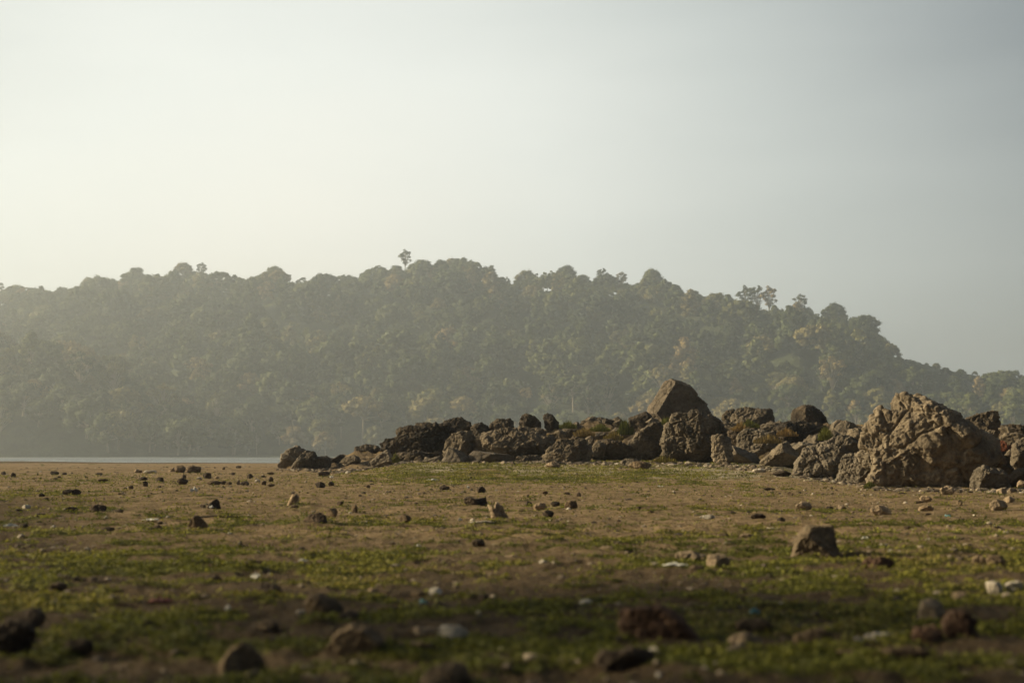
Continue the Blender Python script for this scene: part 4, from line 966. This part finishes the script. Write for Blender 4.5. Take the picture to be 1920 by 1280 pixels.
# ------------------------------------------------------------------ pebbles and crumbs too many to count
def scatter_pebbles():
    r = np.random.RandomState(5); V0, F0 = ico(1); VV = []; FF = []; off = 0
    n = 9000
    d = 3.4 + (60 - 3.4) * r.uniform(0, 1, n) ** 1.2; a = r.uniform(-R(21.5), R(21.5), n)
    x, y = d * np.sin(a), d * np.cos(a); z = ground_h(x, y)
    cl = noise(np.stack([x * .5, y * .5, x * 0], 1), 88)
    for i in range(n):
        if cl[i] + r.uniform(-.5, .5) < -.1: continue
        s = min(r.gamma(2.0, .0038), .016) * (1 + d[i] / 30)
        W = V0 * (1 + .25 * r.normal(size=(len(V0), 1)) * .6) * np.array([s * r.uniform(.8, 1.5), s * r.uniform(.8, 1.5), s * r.uniform(.45, .9)])
        VV.append(W + np.array([x[i], y[i], z[i] + s * .15])); FF.append(F0 + off); off += len(V0)
    # broken debris along the foot of the outcrop
    for k in range(2600):
        u = r.uniform(520, 1960); y0 = np.interp(u, [520, 720, 900, 1100, 1300, 1450, 1600, 1650, 1850, 1960], [48.5, 45, 42.5, 42.2, 41, 38.5, 30, 25.5, 24.2, 24.2])
        yy = y0 + r.normal(-.3, .8); xx = (u - 960) / F * yy; s = min(.012 + r.gamma(1.3, .016), .10) * (yy / 42) ** .5
        zz = float(ground_h([xx], [yy])[0])
        W = V0 * (1 + .2 * r.normal(size=(len(V0), 1))) * np.array([s * r.uniform(.9, 1.8), s, s * r.uniform(.5, .9)])
        VV.append(W + np.array([xx, yy, zz + s * .1])); FF.append(F0 + off); off += len(V0)
    V = np.concatenate(VV); lv = np.repeat(r.uniform(0, 1, len(VV)), len(V0))
    m, nt, P = new_mat('pebbles'); at_ = nt.nodes.new('ShaderNodeAttribute'); at_.attribute_name = 'leafvar'
    c = ramp(nt, at_.outputs['Fac'], [(0, (.05, .037, .025)), (.45, (.11, .08, .05)), (.75, (.24, .19, .13)), (.95, (.33, .28, .21)), (1, (.45, .40, .33))]).outputs[0]
    nt.links.new(c, P.inputs['Base Color']); P.inputs['Roughness'].default_value = .9
    o = make_obj('pebbles', V, np.concatenate(FF), m, None, False, {'leafvar': ('POINT', 'FLOAT', lv)})
    tag(o, 'scattered pebbles and crumbs of soil over the dry lake bed', 'pebbles', kind='stuff')
scatter_pebbles()

# ------------------------------------------------------------------ low creeping plants
def scatter_cover():
    r = np.random.RandomState(9); n = 900000
    d = 3.3 + (46 - 3.3) * r.uniform(0, 1, n) ** 1.15; a = r.uniform(-R(21.5), R(21.5), n)
    x, y = d * np.sin(a), d * np.cos(a)
    gm = green_mask(x, y); lump = noise(np.stack([x * 7, y * 7, x * 0], 1), 61)
    keep = r.uniform(0, 1, n) < gm * (.35 + .65 * sstep(-.3, .35, lump))
    stray = r.uniform(0, 1, n) < .02 + .012 * sstep(9, 14, d) * (1 - sstep(40, 44, d))
    keep |= stray
    x, y, d, lump = x[keep], y[keep], d[keep], lump[keep]; n = len(x); z = ground_h(x, y)
    s = (.0085 + .0005 * d) * r.uniform(.55, 1.4, n)
    h = s * r.uniform(.2, 1.5, n) * (1 + .8 * np.clip(lump, 0, 1))
    az = r.uniform(0, 2 * PI, n); tilt = r.uniform(.1, 1.15, n)
    A = np.stack([np.cos(az), np.sin(az), az * 0], 1); Bv = np.stack([-np.sin(az) * np.cos(tilt), np.cos(az) * np.cos(tilt), np.sin(tilt)], 1)
    c = np.stack([x, y, z + h * .5 + .022 * np.clip(lump + .1, 0, 1) * r.uniform(0, 1, n) * gm[keep]], 1); S = s[:, None]
    V = np.stack([c - A * S * .35 - Bv * S * .5, c + A * S * .3 - Bv * S * .45, c + A * S * .45 + Bv * S * .35, c - A * S * .3 + Bv * S * .6], 1).reshape(-1, 3)
    lv = np.repeat(r.uniform(0, 1, n), 4); pt = noise(np.stack([x * .6, y * .6, x * 0], 1), 66) * .5 + .45 + r.uniform(-.15, .15, n)
    o = make_obj('creeping_plants', V, np.arange(4 * n).reshape(-1, 4), M_moss, None, False, {'leafvar': ('POINT', 'FLOAT', lv), 'tint': ('POINT', 'FLOAT', np.repeat(np.clip(pt, 0, .99), 4))})
    tag(o, 'low green creeping plants and moss on the lake bed', 'ground cover', kind='stuff')
    print('cover', n)
scatter_cover()

# grass tufts on the outcrop
def tuft(px, py, y, w_, h_, mat, label, seed, n=260):
    r = np.random.RandomState(seed); p = at(px, py, y)
    V = []; Fc = []
    h_ *= .42; w_ *= .6; n = 420; x = np.clip(r.normal(0, w_ * .25, n), -w_ * .45, w_ * .45); yy = np.clip(r.normal(0, w_ * .25, n), -w_ * .4, w_ * .4); hh = h_ * r.uniform(.4, 1.3, n) * (.25 + np.exp(-(x / w_ * 2.6) ** 2)) * r.choice([.6, 1, 1.5], n); lx = r.normal(0, h_ * .3, n); ly = r.normal(0, h_ * .3, n); t = .012
    b = np.stack([x, yy, x * 0 - .05], 1); mid = np.stack([x + lx * .4, yy + ly * .4, hh * .6], 1); top = np.stack([x + lx, yy + ly, hh], 1)
    e_ = np.array([t, 0, 0])
    V = np.stack([b - e_, b + e_, mid + e_ * .8, top, mid - e_ * .8], 1).reshape(-1, 3)
    o = make_obj('grass_tuft', V, np.arange(5 * n).reshape(-1, 5), mat, None, False, {'leafvar': ('POINT', 'FLOAT', np.repeat(r.uniform(0, 1, n), 5))})
    o.location = p; tag(o, label, 'grass', 'grass tufts on the outcrop')
TUFTS = [(1172,812,46.2,.9,.55,M_green,'yellow green tuft beside the black slanting rock'),
 (1150,822,45.5,1.1,.28,M_straw,'orange dry grass patch left below the black slanting rock'),
 (1095,815,46,1.2,.3,M_straw,'dry grass patch right of the broad lumpy slab'),
 (1125,806,47.5,1.2,.25,M_green,'thin green grass on the crest left of the yellow green tuft'),
 (1388,806,46,1.0,.3,M_straw,'dry orange grass at the foot of the arched crest rock'),
 (1405,800,47.5,1.1,.3,M_green,'green grass in front of the arched crest rock'),
 (1440,828,44,1.5,.3,M_straw,'dry grass patch above the pale triangular rock'),
 (1475,815,45,1.1,.28,M_straw,'small dry tuft on the left end of the long dark slab'),
 (1548,822,40,.7,.4,M_green,'bright green tuft above the large sloping pitted rock'),
 (1250,795,48,.9,.3,M_green,'green weeds between the tallest and the big knobbly boulder'),
 (1065,800,47.5,1.0,.25,M_green,'thin weeds right of the tooth shaped crest stone'),
 (742,864,43.5,.35,.3,M_green,'little green sprig at the foot of the long dark ledge'),
 (1632,913,26.2,.35,.12,M_green,'small green sprig at the left foot of the giant boulder'),
 (1245,865,41.8,1.2,.22,M_straw,'dry grass between the rough rounded and big knobbly boulders')]
for i, t in enumerate(TUFTS): tuft(*t, seed=300 + i)

# unseen trees added left of the view to darken the nearest ground with broken shade
for i, (x, y, s_, k) in enumerate([(-24, 4.4, .85, ('open', 1)), (-33, 6.8, 1.0, ('open', 0))]):
    place_tree(k[0], k[1], x, y, 0, s_, i * 1.3, f'added unseen shade tree left of the view, {["nearer", "farther"][i]} of two shading the foreground', 'added shade trees left of the view')

# ------------------------------------------------------------------ haze
def build_haze():
    x0, x1, y0, y1, z0, z1 = -1500, 1500, -300, 2650, -12, 205
    V = [(x, y, z) for z in (z0, z1) for y in (y0, y1) for x in (x0, x1)]
    Fc = [(0, 2, 3, 1), (4, 5, 7, 6), (0, 1, 5, 4), (2, 6, 7, 3), (0, 4, 6, 2), (1, 3, 7, 5)]
    m = bpy.data.materials.new('haze_air'); m.use_nodes = True; nt = m.node_tree; nt.nodes.clear()
    out = nt.nodes.new('ShaderNodeOutputMaterial'); pv = nt.nodes.new('ShaderNodeVolumePrincipled')
    pv.inputs['Color'].default_value = (.82, .885, .93, 1); pv.inputs['Density'].default_value = HAZE_DENSITY; pv.inputs['Anisotropy'].default_value = HAZE_G
    nt.links.new(pv.outputs[0], out.inputs['Volume'])
    o = make_obj('haze', V, Fc, m, None, False)
    tag(o, 'thin morning haze over lake and hill', 'haze', kind='stuff')
build_haze()
